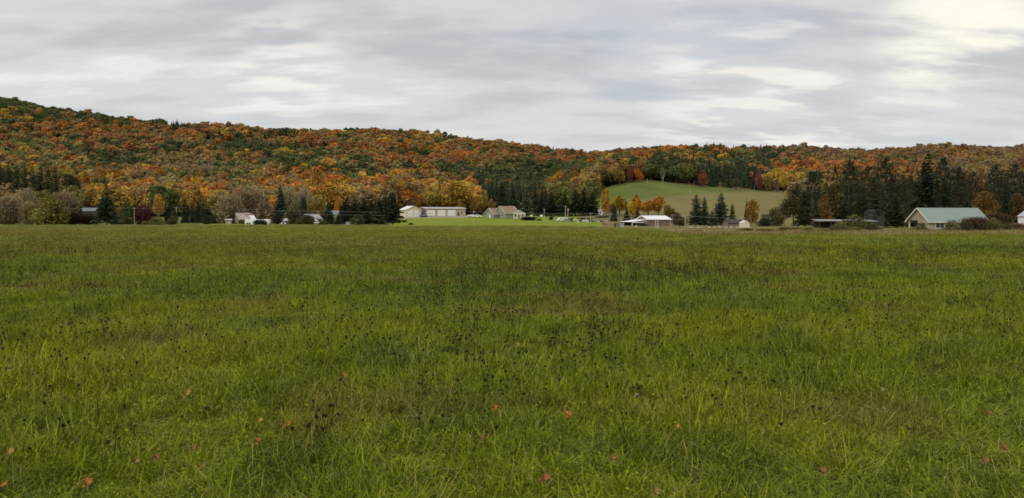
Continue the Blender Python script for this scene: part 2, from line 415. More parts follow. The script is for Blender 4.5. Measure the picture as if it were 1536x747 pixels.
def broad_trunk(seed, mat, crown_lo=0.18, n=6):
    rng = np.random.default_rng(seed)
    P = [([[0, 0, -0.03], [0.004, 0.003, crown_lo], [0.01, -0.006, 0.5], [0.004, 0.004, 0.86]], [0.042, 0.03, 0.02, 0.006])]
    for i in range(n):
        a = 2 * math.pi * i / n + rng.uniform(-.4, .4); z0 = rng.uniform(crown_lo * 0.8, 0.5); ln = rng.uniform(0.22, 0.36)
        P.append(([[0, 0, z0], [math.cos(a) * ln * .5, math.sin(a) * ln * .5, z0 + .14], [math.cos(a) * ln, math.sin(a) * ln, z0 + .32]], [0.02, 0.013, 0.004]))
    return tubes('trunk', P, mat, 5)
def twiggy(seed, nleaf, mat, lo=0.03):
    """half-bare willow or brush: a rounded cloud of thin upswept twigs"""
    rng = np.random.default_rng(seed)
    nlobe = 9
    ang = rng.uniform(0, 2 * math.pi, nlobe); rr = rng.uniform(0.12, 0.33, nlobe)
    lob = np.stack([np.cos(ang) * rr, np.sin(ang) * rr, rng.uniform(0.30, 0.66, nlobe)], 1)
    lob = np.vstack([lob, [[0, 0, 0.68]]]); rad = np.append(rng.uniform(0.2, 0.3, nlobe), 0.30)
    tone = rng.uniform(-0.2, 0.2, len(lob))
    k = rng.choice(len(lob), nleaf, p=rad ** 2 / (rad ** 2).sum())
    d = unit(rng.normal(size=(nleaf, 3)) + [0, 0, 0.3])
    C = lob[k] + d * rad[k][:, None] * rng.uniform(0.35, 1.05, (nleaf, 1)) * [1, 1, 1.08]
    C[:, 2] = np.clip(np.abs(C[:, 2]), lo, 1.0)
    low = rng.random(nleaf) < 0.22
    C[low, 2] = rng.uniform(lo, 0.35, low.sum())
    axis = unit(d * 0.6 + [0, 0, 0.7] + 0.45 * rng.normal(size=(nleaf, 3)))
    t = unit(np.cross(axis, rng.normal(size=(nleaf, 3))))
    ln = rng.uniform(0.035, 0.085, (nleaf, 1)); wd = rng.uniform(0.006, 0.014, (nleaf, 1))
    rnd = 0.5 + tone[k] + rng.normal(0, 0.18, nleaf)
    return foliage_mesh('crown', [quads_from(C, axis * ln, t * wd, rnd)], mat)
def spruce(seed, tiers, per, fo, mat, R=0.5, lo=0.05, droop=0.25, lean=0.85, ragged=0.25, name='crown'):
    rng = np.random.default_rng(seed)
    parts = []
    C, A, B, rn = [], [], [], []
    for i in range(tiers):
        f = i / (tiers - 1); z = lo + (0.985 - lo) * f
        r = R * (1 - f) ** lean * rng.uniform(1 - ragged, 1.05) + 0.015
        a0 = rng.uniform(0, 6.28); nb = max(4, int(per * (0.35 + 0.65 * (1 - f))))
        tone = rng.uniform(-0.15, 0.15)
        for b in range(nb):
            a = a0 + 2 * math.pi * b / nb + rng.uniform(-.2, .2); rl = r * rng.uniform(0.72, 1.08)
            dirv = np.array([math.cos(a), math.sin(a), 0]); side = np.array([-math.sin(a), math.cos(a), 0])
            for j in range(fo):
                s = (j + rng.uniform(0.3, 0.9)) / fo
                p = dirv * rl * s + np.array([0, 0, z + 0.03 * (1 - f) - droop * rl * s * s + rng.normal(0, 0.006)]) + side * rng.normal(0, 0.14) * rl * s
                ln = rl / fo * rng.uniform(0.6, 1.0) + 0.008
                ax = unit(dirv + side * rng.normal(0, 0.5) + np.array([0, 0, -droop * s + rng.normal(0, 0.25)]))
                bx = unit(np.cross(ax, np.array([0, 0, 1.0]) + 0.5 * rng.normal(size=3)))
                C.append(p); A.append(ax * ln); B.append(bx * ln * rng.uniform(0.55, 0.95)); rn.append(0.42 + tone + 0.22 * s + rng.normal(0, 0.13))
    return foliage_mesh(name, [quads_from(np.array(C), np.array(A), np.array(B), np.array(rn))], mat)
def conifer_trunk(mat):
    return tubes('trunk', [([[0, 0, -0.03], [0, 0, 0.5], [0, 0, 0.97]], [0.022, 0.013, 0.003])], mat, 5)
def pine(seed, whorls, mat, lo=0.16, dens=26):
    """old white pine: ragged plates of needles on long boughs, sky showing between"""
    rng = np.random.default_rng(seed)
    C, A, B, rn, boughs = [], [], [], [], []
    for i in range(whorls):
        f = i / (whorls - 1); z = lo + (0.95 - lo) * f + rng.uniform(-.012, .012)
        env = 0.5 * min(1.0, 0.55 + 1.1 * f if f < 0.4 else 1.0) * (1 - max(0, f - 0.25) / 0.78) ** 0.75 + 0.03
        nb = rng.integers(3, 6); a0 = rng.uniform(0, 6.28)
        for b in range(nb):
            if rng.random() < 0.13: continue
            a = a0 + 6.283 * b / nb + rng.uniform(-.4, .4); L = env * rng.uniform(0.5, 1.12)
            dv = np.array([math.cos(a), math.sin(a), 0]); up = rng.uniform(-0.10, 0.22) + 0.25 * f
            boughs.append(([[0, 0, z], dv * L * .5 + [0, 0, z + up * L * .35], dv * L + [0, 0, z + up * L]], [0.006, 0.004, 0.0015]))
            tone = rng.uniform(-.16, .16)
            n = int(dens * (0.5 + L / 0.5))
            s = rng.uniform(0.35, 1.05, n) ** 0.8
            off = rng.normal(0, 1, (n, 3)) * np.array([0.055, 0.055, 0.014])
            P = dv * (L * s)[:, None] + off + np.stack([0 * s, 0 * s, z + up * L * s], 1)
            for p in P:
                ax = unit(dv * 0.6 + rng.normal(size=3) * [0.8, 0.8, 0.35] + [0, 0, 0.15]); bx = unit(np.cross(ax, [0, 0, 1.0] + 0.6 * rng.normal(size=3)))
                ln = rng.uniform(0.012, 0.026)
                C.append(p); A.append(ax * ln); B.append(bx * ln * 0.6); rn.append(0.45 + tone + rng.normal(0, .16))
    tips = rng.normal(0, 1, (40, 3)) * [0.03, 0.03, 0.02] + [0, 0, 0.965]
    for p in tips:
        ax = unit(rng.normal(size=3) * [.5, .5, .5] + [0, 0, 0.7]); bx = unit(np.cross(ax, rng.normal(size=3)))
        C.append(p); A.append(ax * .018); B.append(bx * .01); rn.append(0.5)
    cr = foliage_mesh('crown', [quads_from(np.array(C), np.array(A), np.array(B), np.array(rn))], mat)
    tr = tubes('trunk', [([[0, 0, -0.02], [0.004, 0, 0.5], [0, 0, 0.96]], [0.02, 0.013, 0.004])] + boughs, BARK, 5)
    return cr, tr
def bush_mesh(seed, nleaf, size, mat, nlobe=12):
    rng = np.random.default_rng(seed)
    ang = rng.uniform(0, 6.28, nlobe); rr = rng.uniform(0.05, 0.34, nlobe)
    lob = np.stack([np.cos(ang) * rr, np.sin(ang) * rr, rng.uniform(0.10, 0.62, nlobe) * (1 - 0.45 * rr / 0.34) + 0.06], 1)
    lob = np.vstack([lob, [[0, 0, 0.7], [.2, .1, .2], [-.2, .1, .2], [0, -.22, .2]]]); rad = np.append(rng.uniform(0.19, 0.28, nlobe), [0.27, .25, .25, .25])
    tone = rng.uniform(-.2, .2, len(lob)); k = rng.choice(len(lob), nleaf, p=rad ** 2 / (rad ** 2).sum())
    d = unit(rng.normal(size=(nleaf, 3)) + [0, 0, .25])
    C = lob[k] + d * rad[k][:, None] * rng.uniform(.5, 1.08, (nleaf, 1)) * [1, 1, 1.15]
    C[:, 2] = np.clip(np.abs(C[:, 2]), 0.02, 1.0)
    return foliage_mesh('foliage', [leaf_faces(rng, C, d, size, 0.5 + tone[k] + rng.normal(0, .17, nleaf))], mat)
def bush_stems(seed):
    rng = np.random.default_rng(seed); P = []
    for i in range(7):
        a = 6.28 * i / 7 + rng.uniform(-.3, .3); r = rng.uniform(.1, .3)
        P.append(([[math.cos(a) * .03, math.sin(a) * .03, -0.04], [math.cos(a) * r * .6, math.sin(a) * r * .6, .3], [math.cos(a) * r, math.sin(a) * r, .65]], [.012, .008, .003]))
    return tubes('stems', P, BARK, 4)

SHAPES = {
 'B': [(broadleaf(100 + i, 2300, 0.052, LEAF_O, 0.16), broad_trunk(100 + i, BARK, 0.16)) for i in range(5)],
 'U': [(broadleaf(120 + i, 2300, 0.055, LEAF_O, 0.10, 18, 0.55), broad_trunk(120 + i, BARK, 0.12)) for i in range(3)],
 'G': [(broadleaf(130 + i, 1100, 0.045, LEAF_O, 0.30, 12, 0.2), broad_trunk(130 + i, BARK_PALE, 0.30, 9)) for i in range(2)],
 'W': [(twiggy(140 + i, 4200, LEAF_O), broad_trunk(140 + i, BARK_GREY, 0.10, 10)) for i in range(4)],
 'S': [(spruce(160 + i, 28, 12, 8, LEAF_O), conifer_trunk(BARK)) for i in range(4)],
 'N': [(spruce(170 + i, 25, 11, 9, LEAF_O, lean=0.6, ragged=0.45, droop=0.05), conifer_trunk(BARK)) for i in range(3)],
 'P': [pine(180 + i, 17, LEAF_O) for i in range(5)],
 'H': [(bush_mesh(200 + i, 3000, 0.050, LEAF_O), bush_stems(200 + i)) for i in range(4)],
 'F': [(twiggy(210 + i, 3000, LEAF_O, 0.02), bush_stems(210 + i)) for i in range(3)],
}
KIND = {'B': ('broadleaf_tree', 'tree'), 'U': ('broadleaf_tree', 'tree'), 'G': ('birch_tree', 'tree'), 'W': ('willow_tree', 'tree'),
        'S': ('spruce_tree', 'tree'), 'N': ('pine_tree', 'tree'), 'P': ('pine_tree', 'tree'), 'H': ('shrub', 'shrub'), 'F': ('shrub', 'shrub')}
_count = {}
def plant(kind, px, top, wpx, Y, col, label, group=None, sink=0.0):
    g = ground(px, Y); h = at(px, top, Y).z - g.z; w = wpx * Y / F
    return plant_at(kind, g - Vector((0, 0, sink)), max(h, 0.3) + sink, w, col, label, group)
def plant_at(kind, loc, h, w, col, label, group=None, rz=None):
    k = _count.get(kind, 0); _count[kind] = k + 1
    cm, tm = SHAPES[kind][k % len(SHAPES[kind])]
    nm, cat = KIND[kind]
    r = empty(nm, loc, rz if rz is not None else (k * 2.399) % 6.283, (w, w, h))
    tag(r, label, cat, group)
    c = link('crown' if cat == 'tree' else 'foliage', cm, r); c.color = (*col, 1)
    link('trunk' if cat == 'tree' else 'stems', tm, r)
    return r

# ------------------------------------------------------------------ instancers for uncountable stuff
def protos(name, meshes):
    c = bpy.data.collections.new(name)
    for i, m in enumerate(meshes):
        o = bpy.data.objects.new('%s_%03d' % (name, i), m); c.objects.link(o)
    return c
def instancer(name, pts, rot, scl, tint, idx, coll, label, cat):
    me = bpy.data.meshes.new(name); n = len(pts)
    me.vertices.add(n); me.vertices.foreach_set('co', np.asarray(pts, np.float32).ravel())
    me.attributes.new('rot', 'FLOAT_VECTOR', 'POINT').data.foreach_set('vector', np.asarray(rot, np.float32).ravel())
    me.attributes.new('scl', 'FLOAT_VECTOR', 'POINT').data.foreach_set('vector', np.asarray(scl, np.float32).ravel())
    t4 = np.hstack([np.asarray(tint, np.float32), np.ones((n, 1), np.float32)])
    me.attributes.new('tint', 'FLOAT_COLOR', 'POINT').data.foreach_set('color', t4.ravel())
    me.attributes.new('idx', 'INT', 'POINT').data.foreach_set('value', np.asarray(idx, np.int32))
    o = link(name, me)
    ng = bpy.data.node_groups.new(name, 'GeometryNodeTree')
    ng.interface.new_socket('Geometry', in_out='INPUT', socket_type='NodeSocketGeometry')
    ng.interface.new_socket('Geometry', in_out='OUTPUT', socket_type='NodeSocketGeometry')
    gi = ng.nodes.new('NodeGroupInput'); go = ng.nodes.new('NodeGroupOutput')
    ip = ng.nodes.new('GeometryNodeInstanceOnPoints'); ci = ng.nodes.new('GeometryNodeCollectionInfo')
    ci.inputs['Collection'].default_value = coll; ci.inputs['Separate Children'].default_value = True; ci.inputs['Reset Children'].default_value = True
    def na(nm, dt):
        a = ng.nodes.new('GeometryNodeInputNamedAttribute'); a.data_type = dt; a.inputs[0].default_value = nm; return a.outputs[0]
    e = ng.nodes.new('FunctionNodeEulerToRotation')
    L = ng.links
    L.new(gi.outputs[0], ip.inputs['Points']); L.new(ci.outputs[0], ip.inputs['Instance'])
    ip.inputs['Pick Instance'].default_value = True
    L.new(na('idx', 'INT'), ip.inputs['Instance Index'])
    L.new(na('rot', 'FLOAT_VECTOR'), e.inputs[0]); L.new(e.outputs[0], ip.inputs['Rotation'])
    L.new(na('scl', 'FLOAT_VECTOR'), ip.inputs['Scale'])
    L.new(ip.outputs[0], go.inputs[0])
    md = o.modifiers.new('scatter', 'NODES'); md.node_group = ng
    return tag(o, label, cat, kind='stuff')

# ------------------------------------------------------------------ the wood on the hills
PAL = {'G': (.105, .120, .046), 'C': (.062, .082, .044), 'D': (.036, .045, .028), 'L': (.20, .185, .060), 'O': (.44, .190, .048),
       'R': (.34, .145, .060), 'Y': (.46, .295, .060), 'T': (.29, .21, .088), 'B': (.25, .18, .11), 'K': (.305, .175, .066), 'P': (.28, .10, .07)}
ROWS = [150, 165, 180, 195, 210, 225, 240, 255, 270, 285, 300]
CM = ["GGG GGL GKYG KOGK KTGK TGLK TYKLT TTLY CCD CCD TTL", "GGG GGG GGKG KOKT KTRG LKGT KTOTL TOTYL CTLK TOTC LT",
      "GGG GGG GGG GOK KTGRK GTKG GGGDD GTLT OTLKY OTLY YTO", "GG GG GGC KOKG KGLTK KTPGT GGTT TTLB TYLTO OYTO YTO",
      "CC CC CC CCKO KTGO TKTG TTBT TBTB OTLB TYOB YTO", "CG CG CG RKYT CGGC GGGG OKKT TGLT GTLTB KTB TT",
      "GG GG GG GGKO KCKCT CGGC GTLY TLGTY KTTK KTOY TY", "G G G OYOGT RKKYT CCCK GLGT GYGLT OTGK OYY YO",
      "K K K KKG OKYGT KTOKG KOGTT GGCTK GLGT YOTY TYO", "K K K KGKK KYTGK GGKTO OTKR OKTGT YGLKT YTO OT",
      "K K K KKGK KTKG OKTTY OKTKR OGGK GLGBK YTO Y", "K K K KGT KGRT KKOG KLKT GGLC GGCG GTC CD",
      "K K K K GKK GKKC KKGR GGCG GGLC GCG CC", "K K K K KGKT KGKT RKKT GGGG GKLG LK LK", "K K K K KTGK KTOK KTOK LYGK LKYT LK LK",
      "O O O O OKGK OOGT OOGC CCDG CD CD CD", "R R R R RKKG OGCC CCGYC CCLC CD CD CD", "R R R R CKCK CKCG CCGLC CCG CCR C C",
      "K K K K KCKB KCKB CGTKC OROG YTCG CT CD", "B B B B BBK BBK BKTC OROK CKD CD CD", "B B B B BKRB BKRB KKRK OKTG CKD CD CD",
      "K K K K KTK KKB KTGK KPRK CKD CD CD", "B B B B BTK BTKB BTBK TKTB CTD CD CD", "B B B B BTBK BTBK BKTT KTTB CTD CD CD"]
CM = [c.split() for c in CM]
def stand_letter(px, py, x, y, rng):
    px = px + rng.normal(0, 16, len(px)); py = py + rng.normal(0, 4, len(py))
    ci = np.clip((px // 64).astype(int), 0, 23)
    ri = np.clip(np.round((py - 150) / 15).astype(int), 0, 10)
    stand = vnoise(x, y * .8, 34, 3) ; stand = np.clip((stand - .2) / .6, 0, .999)
    u = np.where(rng.random(len(px)) < 0.82, stand, rng.random(len(px)))
    return [CM[a][b][int(w * len(CM[a][b]))] for a, b, w in zip(ci, ri, u)]
def build_wood():
    rng = np.random.default_rng(21)
    pts = []
    y = 340.0
    rows = []
    while y < 1330:
        s = 9.0 + (y - 340) / 1000 * 5.0
        half = 0.86 * y + 60
        xs = np.arange(-half, half, s)
        rows.append(np.stack([xs + rng.uniform(-.45, .45, len(xs)) * s, np.full(len(xs), y) + rng.uniform(-.45, .45, len(xs)) * s], 1))
        y += s * 0.92
    P = np.vstack(rows); x, y = P[:, 0], P[:, 1]
    px = CX + F * x / y
    keep = y > forest_edge(np.clip(px, -700, 2299)) + 3
    # small openings in the wood
    keep &= ~((px > 95) & (px < 210) & (y > 380) & (y < 440))
    x, y, px = x[keep], y[keep], px[keep]
    z = terrain(x, y)
    py = HOR - (z + 8 - EYE) * F / y
    L = stand_letter(px, py, x, y, rng)
    return x, y, z, px, py, L, rng
wx, wy, wz, wpx, wpy, wL, wrng = build_wood()
n = len(wx)
con = np.array([l in 'CD' for l in wL])
hgt = wrng.normal(13.8, 2.0, n).clip(9, 19) * np.where(con, 1.2, 1.0)
wid = np.where(con, wrng.uniform(6.0, 8.5, n), wrng.uniform(12.5, 21.0, n) * (1 + np.clip((wy - 600) / 3000, 0, .25)))
_fr = np.clip(1 - (wy - forest_edge(np.clip(wpx, -700, 2299))) / 160, 0, 1) * (wpx < 900)
hgt = hgt * (1 + .12 * _fr); wid = wid * (1 + .22 * _fr)
tint = np.array([PAL[l] for l in wL]) * wrng.uniform(0.72, 1.28, (n, 1)) * wrng.normal(1, 0.06, (n, 3))
# the trees that show largest become things of their own
front = wy - forest_edge(np.clip(wpx, -700, 2299))
cand = np.where((wpx > 4) & (wpx < 1530) & (front < 26) & ((wpx < 1185)))[0]
cand = cand[np.argsort(front[cand] + wrng.uniform(0, 6, len(cand)))][:170]
single = np.zeros(n, bool); single[cand] = True
stuff = ~single
WOOD = protos('wood_tree', [broadleaf(300 + i, 420, 0.115, LEAF_I, 0.05, 12, spread=0.5) for i in range(7)] + [spruce(320 + i, 15, 7, 3, LEAF_I) for i in range(4)])
idx = np.where(con, 7 + wrng.integers(0, 4, n), wrng.integers(0, 7, n))
instancer('hillside_wood', np.stack([wx, wy, wz - 0.4], 1)[stuff], np.stack([np.zeros(n), np.zeros(n), wrng.uniform(0, 6.28, n)], 1)[stuff],
          np.stack([wid, wid, hgt], 1)[stuff], tint[stuff], idx[stuff], WOOD, 'mixed autumn wood covering the hills behind the valley', 'wood')

CW = {'G': 'dark green', 'C': 'dark conifer', 'D': 'blackish conifer', 'L': 'olive green', 'O': 'bright orange', 'R': 'rusty red', 'Y': 'golden yellow',
      'T': 'tan brown', 'B': 'grey brown', 'K': 'russet brown', 'P': 'crimson'}
MARKS = [(0, 'behind the willows at far left'), (150, 'above the maroon bush and birch'), (310, 'above the rusty roofed barn'), (455, 'above the dark house'),
         (590, 'behind the garages with white doors'), (725, 'behind the brown roofed house'), (820, 'above the pale church tower'), (885, 'at the top edge of the green pasture'),
         (1010, 'at the pasture edge above the twin spruces'), (1100, 'at the right end of the pasture edge')]
def mark_of(px):
    m = MARKS[0][1]
    for p, t in MARKS:
        if px >= p: m = t
    return m
ORD = ['first', 'second', 'third', 'fourth', 'fifth', 'sixth', 'seventh', 'eighth', 'ninth', 'tenth', 'eleventh', 'twelfth', 'thirteenth', 'fourteenth', 'fifteenth', 'sixteenth']
buck = {}
for i in cand: buck.setdefault((wL[i], mark_of(wpx[i])), []).append(i)
for (l, mk), ids in buck.items():
    ids.sort(key=lambda i: wpx[i])
    for j, i in enumerate(ids):
        what = CW[l] + (' tree' if l in 'CD' else ' broadleaf tree')
        lab = '%s %s' % (what, mk) if len(ids) == 1 else '%s %s %s' % (ORD[min(j, 15)], what, mk)
        kind = 'S' if l in 'CD' else ('T' and ('U' if (i % 9 == 0) else 'B'))
        plant_at(kind, (wx[i], wy[i], wz[i] - 0.3), hgt[i] * 1.05, wid[i] * 1.08, tuple(tint[i]), lab, 'trees along the lower edge of the wood')
#PART2
# ------------------------------------------------------------------ building kit
class MB:
    def __init__(s): s.V = []; s.Fc = []
    def quad(s, *p):
        b = len(s.V); s.V += [tuple(q) for q in p]; s.Fc.append(list(range(b, b + len(p))))
    def box(s, x0, y0, z0, x1, y1, z1):
        b = len(s.V)
        s.V += [(x0, y0, z0), (x1, y0, z0), (x1, y1, z0), (x0, y1, z0), (x0, y0, z1), (x1, y0, z1), (x1, y1, z1), (x0, y1, z1)]
        s.Fc += [[b + i for i in f] for f in ((0, 3, 2, 1), (4, 5, 6, 7), (0, 1, 5, 4), (1, 2, 6, 5), (2, 3, 7, 6), (3, 0, 4, 7))]
        return s
    def prism(s, poly, axis, a, b):
        """extrude a polygon; axis 'x': poly is (y,z); 'y': poly is (x,z); 'z': poly is (x,y)"""
        mk = {'x': lambda p, t: (t, p[0], p[1]), 'y': lambda p, t: (p[0], t, p[1]), 'z': lambda p, t: (p[0], p[1], t)}[axis]
        o = len(s.V); n = len(poly)
        s.V += [mk(p, a) for p in poly] + [mk(p, b) for p in poly]
        s.Fc.append([o + i for i in range(n)]); s.Fc.append([o + n + i for i in range(n)][::-1])
        for i in range(n):
            j = (i + 1) % n; s.Fc.append([o + i, o + n + i, o + n + j, o + j])
        return s
    def slab(s, p0, p1, p2, p3, th):
        """a thick sheet through four corners"""
        p = [Vector(q) for q in (p0, p1, p2, p3)]
        nrm = (p[1] - p[0]).cross(p[3] - p[0]).normalized() * th
        if nrm.z < 0: nrm = -nrm
        o = len(s.V); s.V += [tuple(q) for q in p] + [tuple(q + nrm) for q in p]
        s.Fc += [[o + i for i in f] for f in ((0, 1, 2, 3), (7, 6, 5, 4), (0, 4, 5, 1), (1, 5, 6, 2), (2, 6, 7, 3), (3, 7, 4, 0))]
        return s
    def cyl(s, p, q, r0, r1=None, n=8):
        r1 = r0 if r1 is None else r1
        p, q = Vector(p), Vector(q); d = (q - p).normalized()
        a = d.orthogonal().normalized(); b = d.cross(a); o = len(s.V)
        for c, r in ((p, r0), (q, r1)):
            for k in range(n):
                t = 2 * math.pi * k / n; s.V.append(tuple(c + r * (math.cos(t) * a + math.sin(t) * b)))
        for k in range(n):
            k2 = (k + 1) % n; s.Fc.append([o + k, o + k2, o + n + k2, o + n + k])
        s.Fc.append([o + k for k in range(n)][::-1]); s.Fc.append([o + n + k for k in range(n)])
        return s
    def build(s, name, mat, parent=None, bevel=0.0):
        me = bpy.data.meshes.new(name); me.from_pydata(s.V, [], s.Fc); me.materials.append(mat)
        bm = bmesh.new(); bm.from_mesh(me)
        bmesh.ops.recalc_face_normals(bm, faces=bm.faces)
        if bevel: bmesh.ops.bevel(bm, geom=bm.edges[:], offset=bevel, segments=1, affect='EDGES')
        bm.to_mesh(me); bm.free()
        return link(name, me, parent)
def box(name, mat, parent, *b, bevel=0.0): return MB().box(*b).build(name, mat, parent, bevel)

M = {
 'white': paint('white_paint', (.78, .77, .73), .5, 0, .06, 1.5, .35),
 'white_steel': siding('white_steel_sheet', (.80, .79, .76), 0.3, .05, True),
 'cream': siding('cream_siding', (.66, .60, .40), .28, .06),
 'door_white': siding('white_panel_door', (.82, .80, .72), .55, .04),
 'tan_block': siding('tan_block_wall', (.42, .35, .21), .3, .1),
 'brown_wall': paint('brown_wall', (.16, .13, .10), .8, 0, .15, 2),
 'pale_trim': paint('pale_trim', (.62, .58, .46), .6, 0, .08, 2),
 'shingle_brown': paint('brown_shingles', (.24, .175, .115), .9, 0, .16, 5, .15),
 'sage': siding('sage_siding', (.25, .26, .19), .28, .08),
 'pale_cream': siding('pale_cream_siding', (.68, .64, .44), .28, .06),
 'brick': paint('red_brick', (.30, .14, .09), .9, 0, .25, 5),
 'glass': paint('window_glass', (.03, .035, .04), .12, 0, .1, 1, .6),
 'door_glass': paint('door_glass', (.22, .22, .20), .2, 0, .1, 1, .5),
 'green_metal': siding('green_metal_roof', (.19, .245, .215), .4, .05, True),
 'buff': siding('buff_siding', (.36, .33, .24), .28, .07),
 'dark_wood': paint('dark_wood', (.055, .045, .035), .9, 0, .3, 3),
 'grey_wood': siding('weathered_boards', (.30, .265, .215), .25, .22, True),
 'brown_boards': siding('brown_boards', (.20, .145, .11), .25, .2, True),
 'rust_roof': paint('rusting_sheet_roof', (.34, .29, .24), .7, .0, .2, 1.2, .3, True, (.15, .07, .045)),
 'white_roof': siding('white_sheet_roof', (.68, .67, .66), .6, .05, True),
 'mid_roof': siding('mid_grey_roof', (.24, .235, .235), .5, .1, True),
 'grey_roof': siding('grey_sheet_roof', (.36, .355, .355), .5, .1, True),
 'slate': paint('dark_slate', (.07, .07, .075), .8, 0, .2, 3),
 'pole_wood': paint('pole_wood', (.42, .37, .28), .9, 0, .2, 5, .2, True),
 'grey_pole': paint('grey_pole_wood', (.23, .20, .16), .9, 0, .25, 5, .2, True),
 'steel': paint('galvanised_steel', (.50, .51, .52), .45, .6, .1, 4),
 'dull_steel': paint('dull_steel', (.065, .065, .07), .7, 0, .1, 4),
 'wire': paint('wire_metal', (.42, .42, .42), .5, .4, .1, 1),
 'stone': paint('grey_stone', (.22, .215, .20), .85, 0, .2, 6),
 'pale_stone': paint('pale_stone', (.46, .45, .41), .8, 0, .12, 6),
 'dark_stone': paint('dark_granite', (.06, .06, .065), .35, 0, .2, 9),
 'tyre': paint('tyre_rubber', (.02, .02, .02), .85),
 'car_white': paint('white_car_paint', (.80, .80, .80), .3, 0, .03, 1, .5),
 'car_dark': paint('dark_car_paint', (.03, .035, .05), .3, 0, .03, 1, .5),
 'car_yellow': paint('yellow_car_paint', (.62, .56, .12), .35, 0, .05, 1, .5),
 'net': paint('dark_net', (.10, .10, .11), .9),
 'dim_blue': paint('dim_blue_sheet', (.12, .15, .165), .7, 0, .1, 3),
 'blue_grey': paint('blue_grey_sheet', (.28, .32, .34), .7, 0, .1, 3),
 'concrete': paint('pale_concrete', (.46, .43, .36), .9, 0, .12, 4),
}
def window(parent, plane, a, z, w, h, fixed, frame=M['white'], out=-1, mull=True):
    """plane 'y': lies at y=fixed spanning x; plane 'x': lies at x=fixed spanning y. out = outward sign"""
    t = 0.06
    def B(a0, z0, a1, z1, d0, d1):
        lo, hi = sorted((fixed + out * d0, fixed + out * d1))
        return (a0, lo, z0, a1, hi, z1) if plane == 'y' else (lo, a0, z0, hi, a1, z1)
    wn_ = MB()
    for q in ((a - w/2 - .1, z, a - w/2, z + h), (a + w/2, z, a + w/2 + .1, z + h), (a - w/2 - .1, z + h, a + w/2 + .1, z + h + .12), (a - w/2 - .14, z - .1, a + w/2 + .14, z)):
        wn_.box(*B(*q, 0, t))
    if mull: wn_.box(*B(a - .035, z, a + .035, z + h, 0.0, t * .8))
    f = wn_.build('window', frame, parent)
    MB().box(*B(a - w/2, z, a + w/2, z + h, 0.005, t * .4)).build('pane', M['glass'], f)
    return f
def panel_door(parent, plane, a, z, w, h, fixed, mat, out=-1, lights=0, name='door'):
    def B(a0, z0, a1, z1, d0, d1):
        lo, hi = sorted((fixed + out * d0, fixed + out * d1))
        return (a0, lo, z0, a1, hi, z1) if plane == 'y' else (lo, a0, z0, hi, a1, z1)
    d = MB()
    rows = max(1, int(h / .62))
    for i in range(rows):
        d.box(*B(a - w/2, z + h * i / rows + .015, a + w/2, z + h * (i + 1) / rows - .015, 0, .06))
    o = d.build(name, mat, parent)
    if lights:
        zr = z + h * .36
        for i in range(lights):
            c = a - w/2 + w * (i + .5) / lights; MB().box(*B(c - w / lights * .3, zr, c + w / lights * .3, zr + .30, .06, .085)).build('door_window', M['door_glass'], o)
    return o
def gable_body(L, Wd, eave, peak, mat, parent, name='wall', base=-0.6):
    """ridge along x; origin at centre"""
    p = [(-Wd/2, base), (Wd/2, base), (Wd/2, eave), (0, peak), (-Wd/2, eave)]
    return MB().prism(p, 'x', -L/2, L/2).build(name, mat, parent)
def gable_roof(L, Wd, eave, peak, mat, parent, over=0.4, gable_over=0.4, th=0.14, name='roof', ox=0.0, trim=None):
    s = (peak - eave) / (Wd / 2)
    e = eave - s * over
    m = MB()
    for sg in (-1, 1):
        m.slab((-L/2 - gable_over + ox, sg * (Wd/2 + over), e + .03), (L/2 + gable_over + ox, sg * (Wd/2 + over), e + .03),
               (L/2 + gable_over + ox, 0, peak + .03), (-L/2 - gable_over + ox, 0, peak + .03), th)
    r = m.build(name, mat, parent)
    if trim:
        t = MB(); x = -L/2 - gable_over + ox
        for sg in (-1, 1):
            t.slab((x - .05, sg * (Wd/2 + over), e - .12), (x - .002, sg * (Wd/2 + over), e - .12), (x - .002, 0, peak - .12), (x - .05, 0, peak - .12), .32)
            y0 = sg * (Wd/2 + over + .02)
            t.box(-L/2 - gable_over + ox + .05, min(y0, y0 + sg * .06), e - .12, L/2 + gable_over + ox, max(y0, y0 + sg * .06), e + .14)
        t.build('roof_trim', trim, r)
    return r
def thing(name, label, cat, loc, rz=0, group=None): return tag(empty(name, loc, rz), label, cat, group)
R = math.radians

# --- cream gabled garage and long garage
g = ground(615.5, 420)
t = thing('gabled_garage', 'cream gable-fronted garage with two white doors and white roof beside long garage', 'garage', g, R(-70))
gable_body(11, 9.0, 3.9, 5.9, M['cream'], t)
gable_roof(11, 9.0, 3.9, 5.9, M['white_roof'], t, .35, .35, trim=M['pale_trim'])
for yy in (2.0, -1.9): panel_door(t, 'x', yy, 0.05, 3.0, 3.1, -5.5, M['door_white'], -1, 5, 'garage_door')
panel_door(t, 'y', -2.0, .05, 1.1, 2.1, 4.5, M['white'], 1)
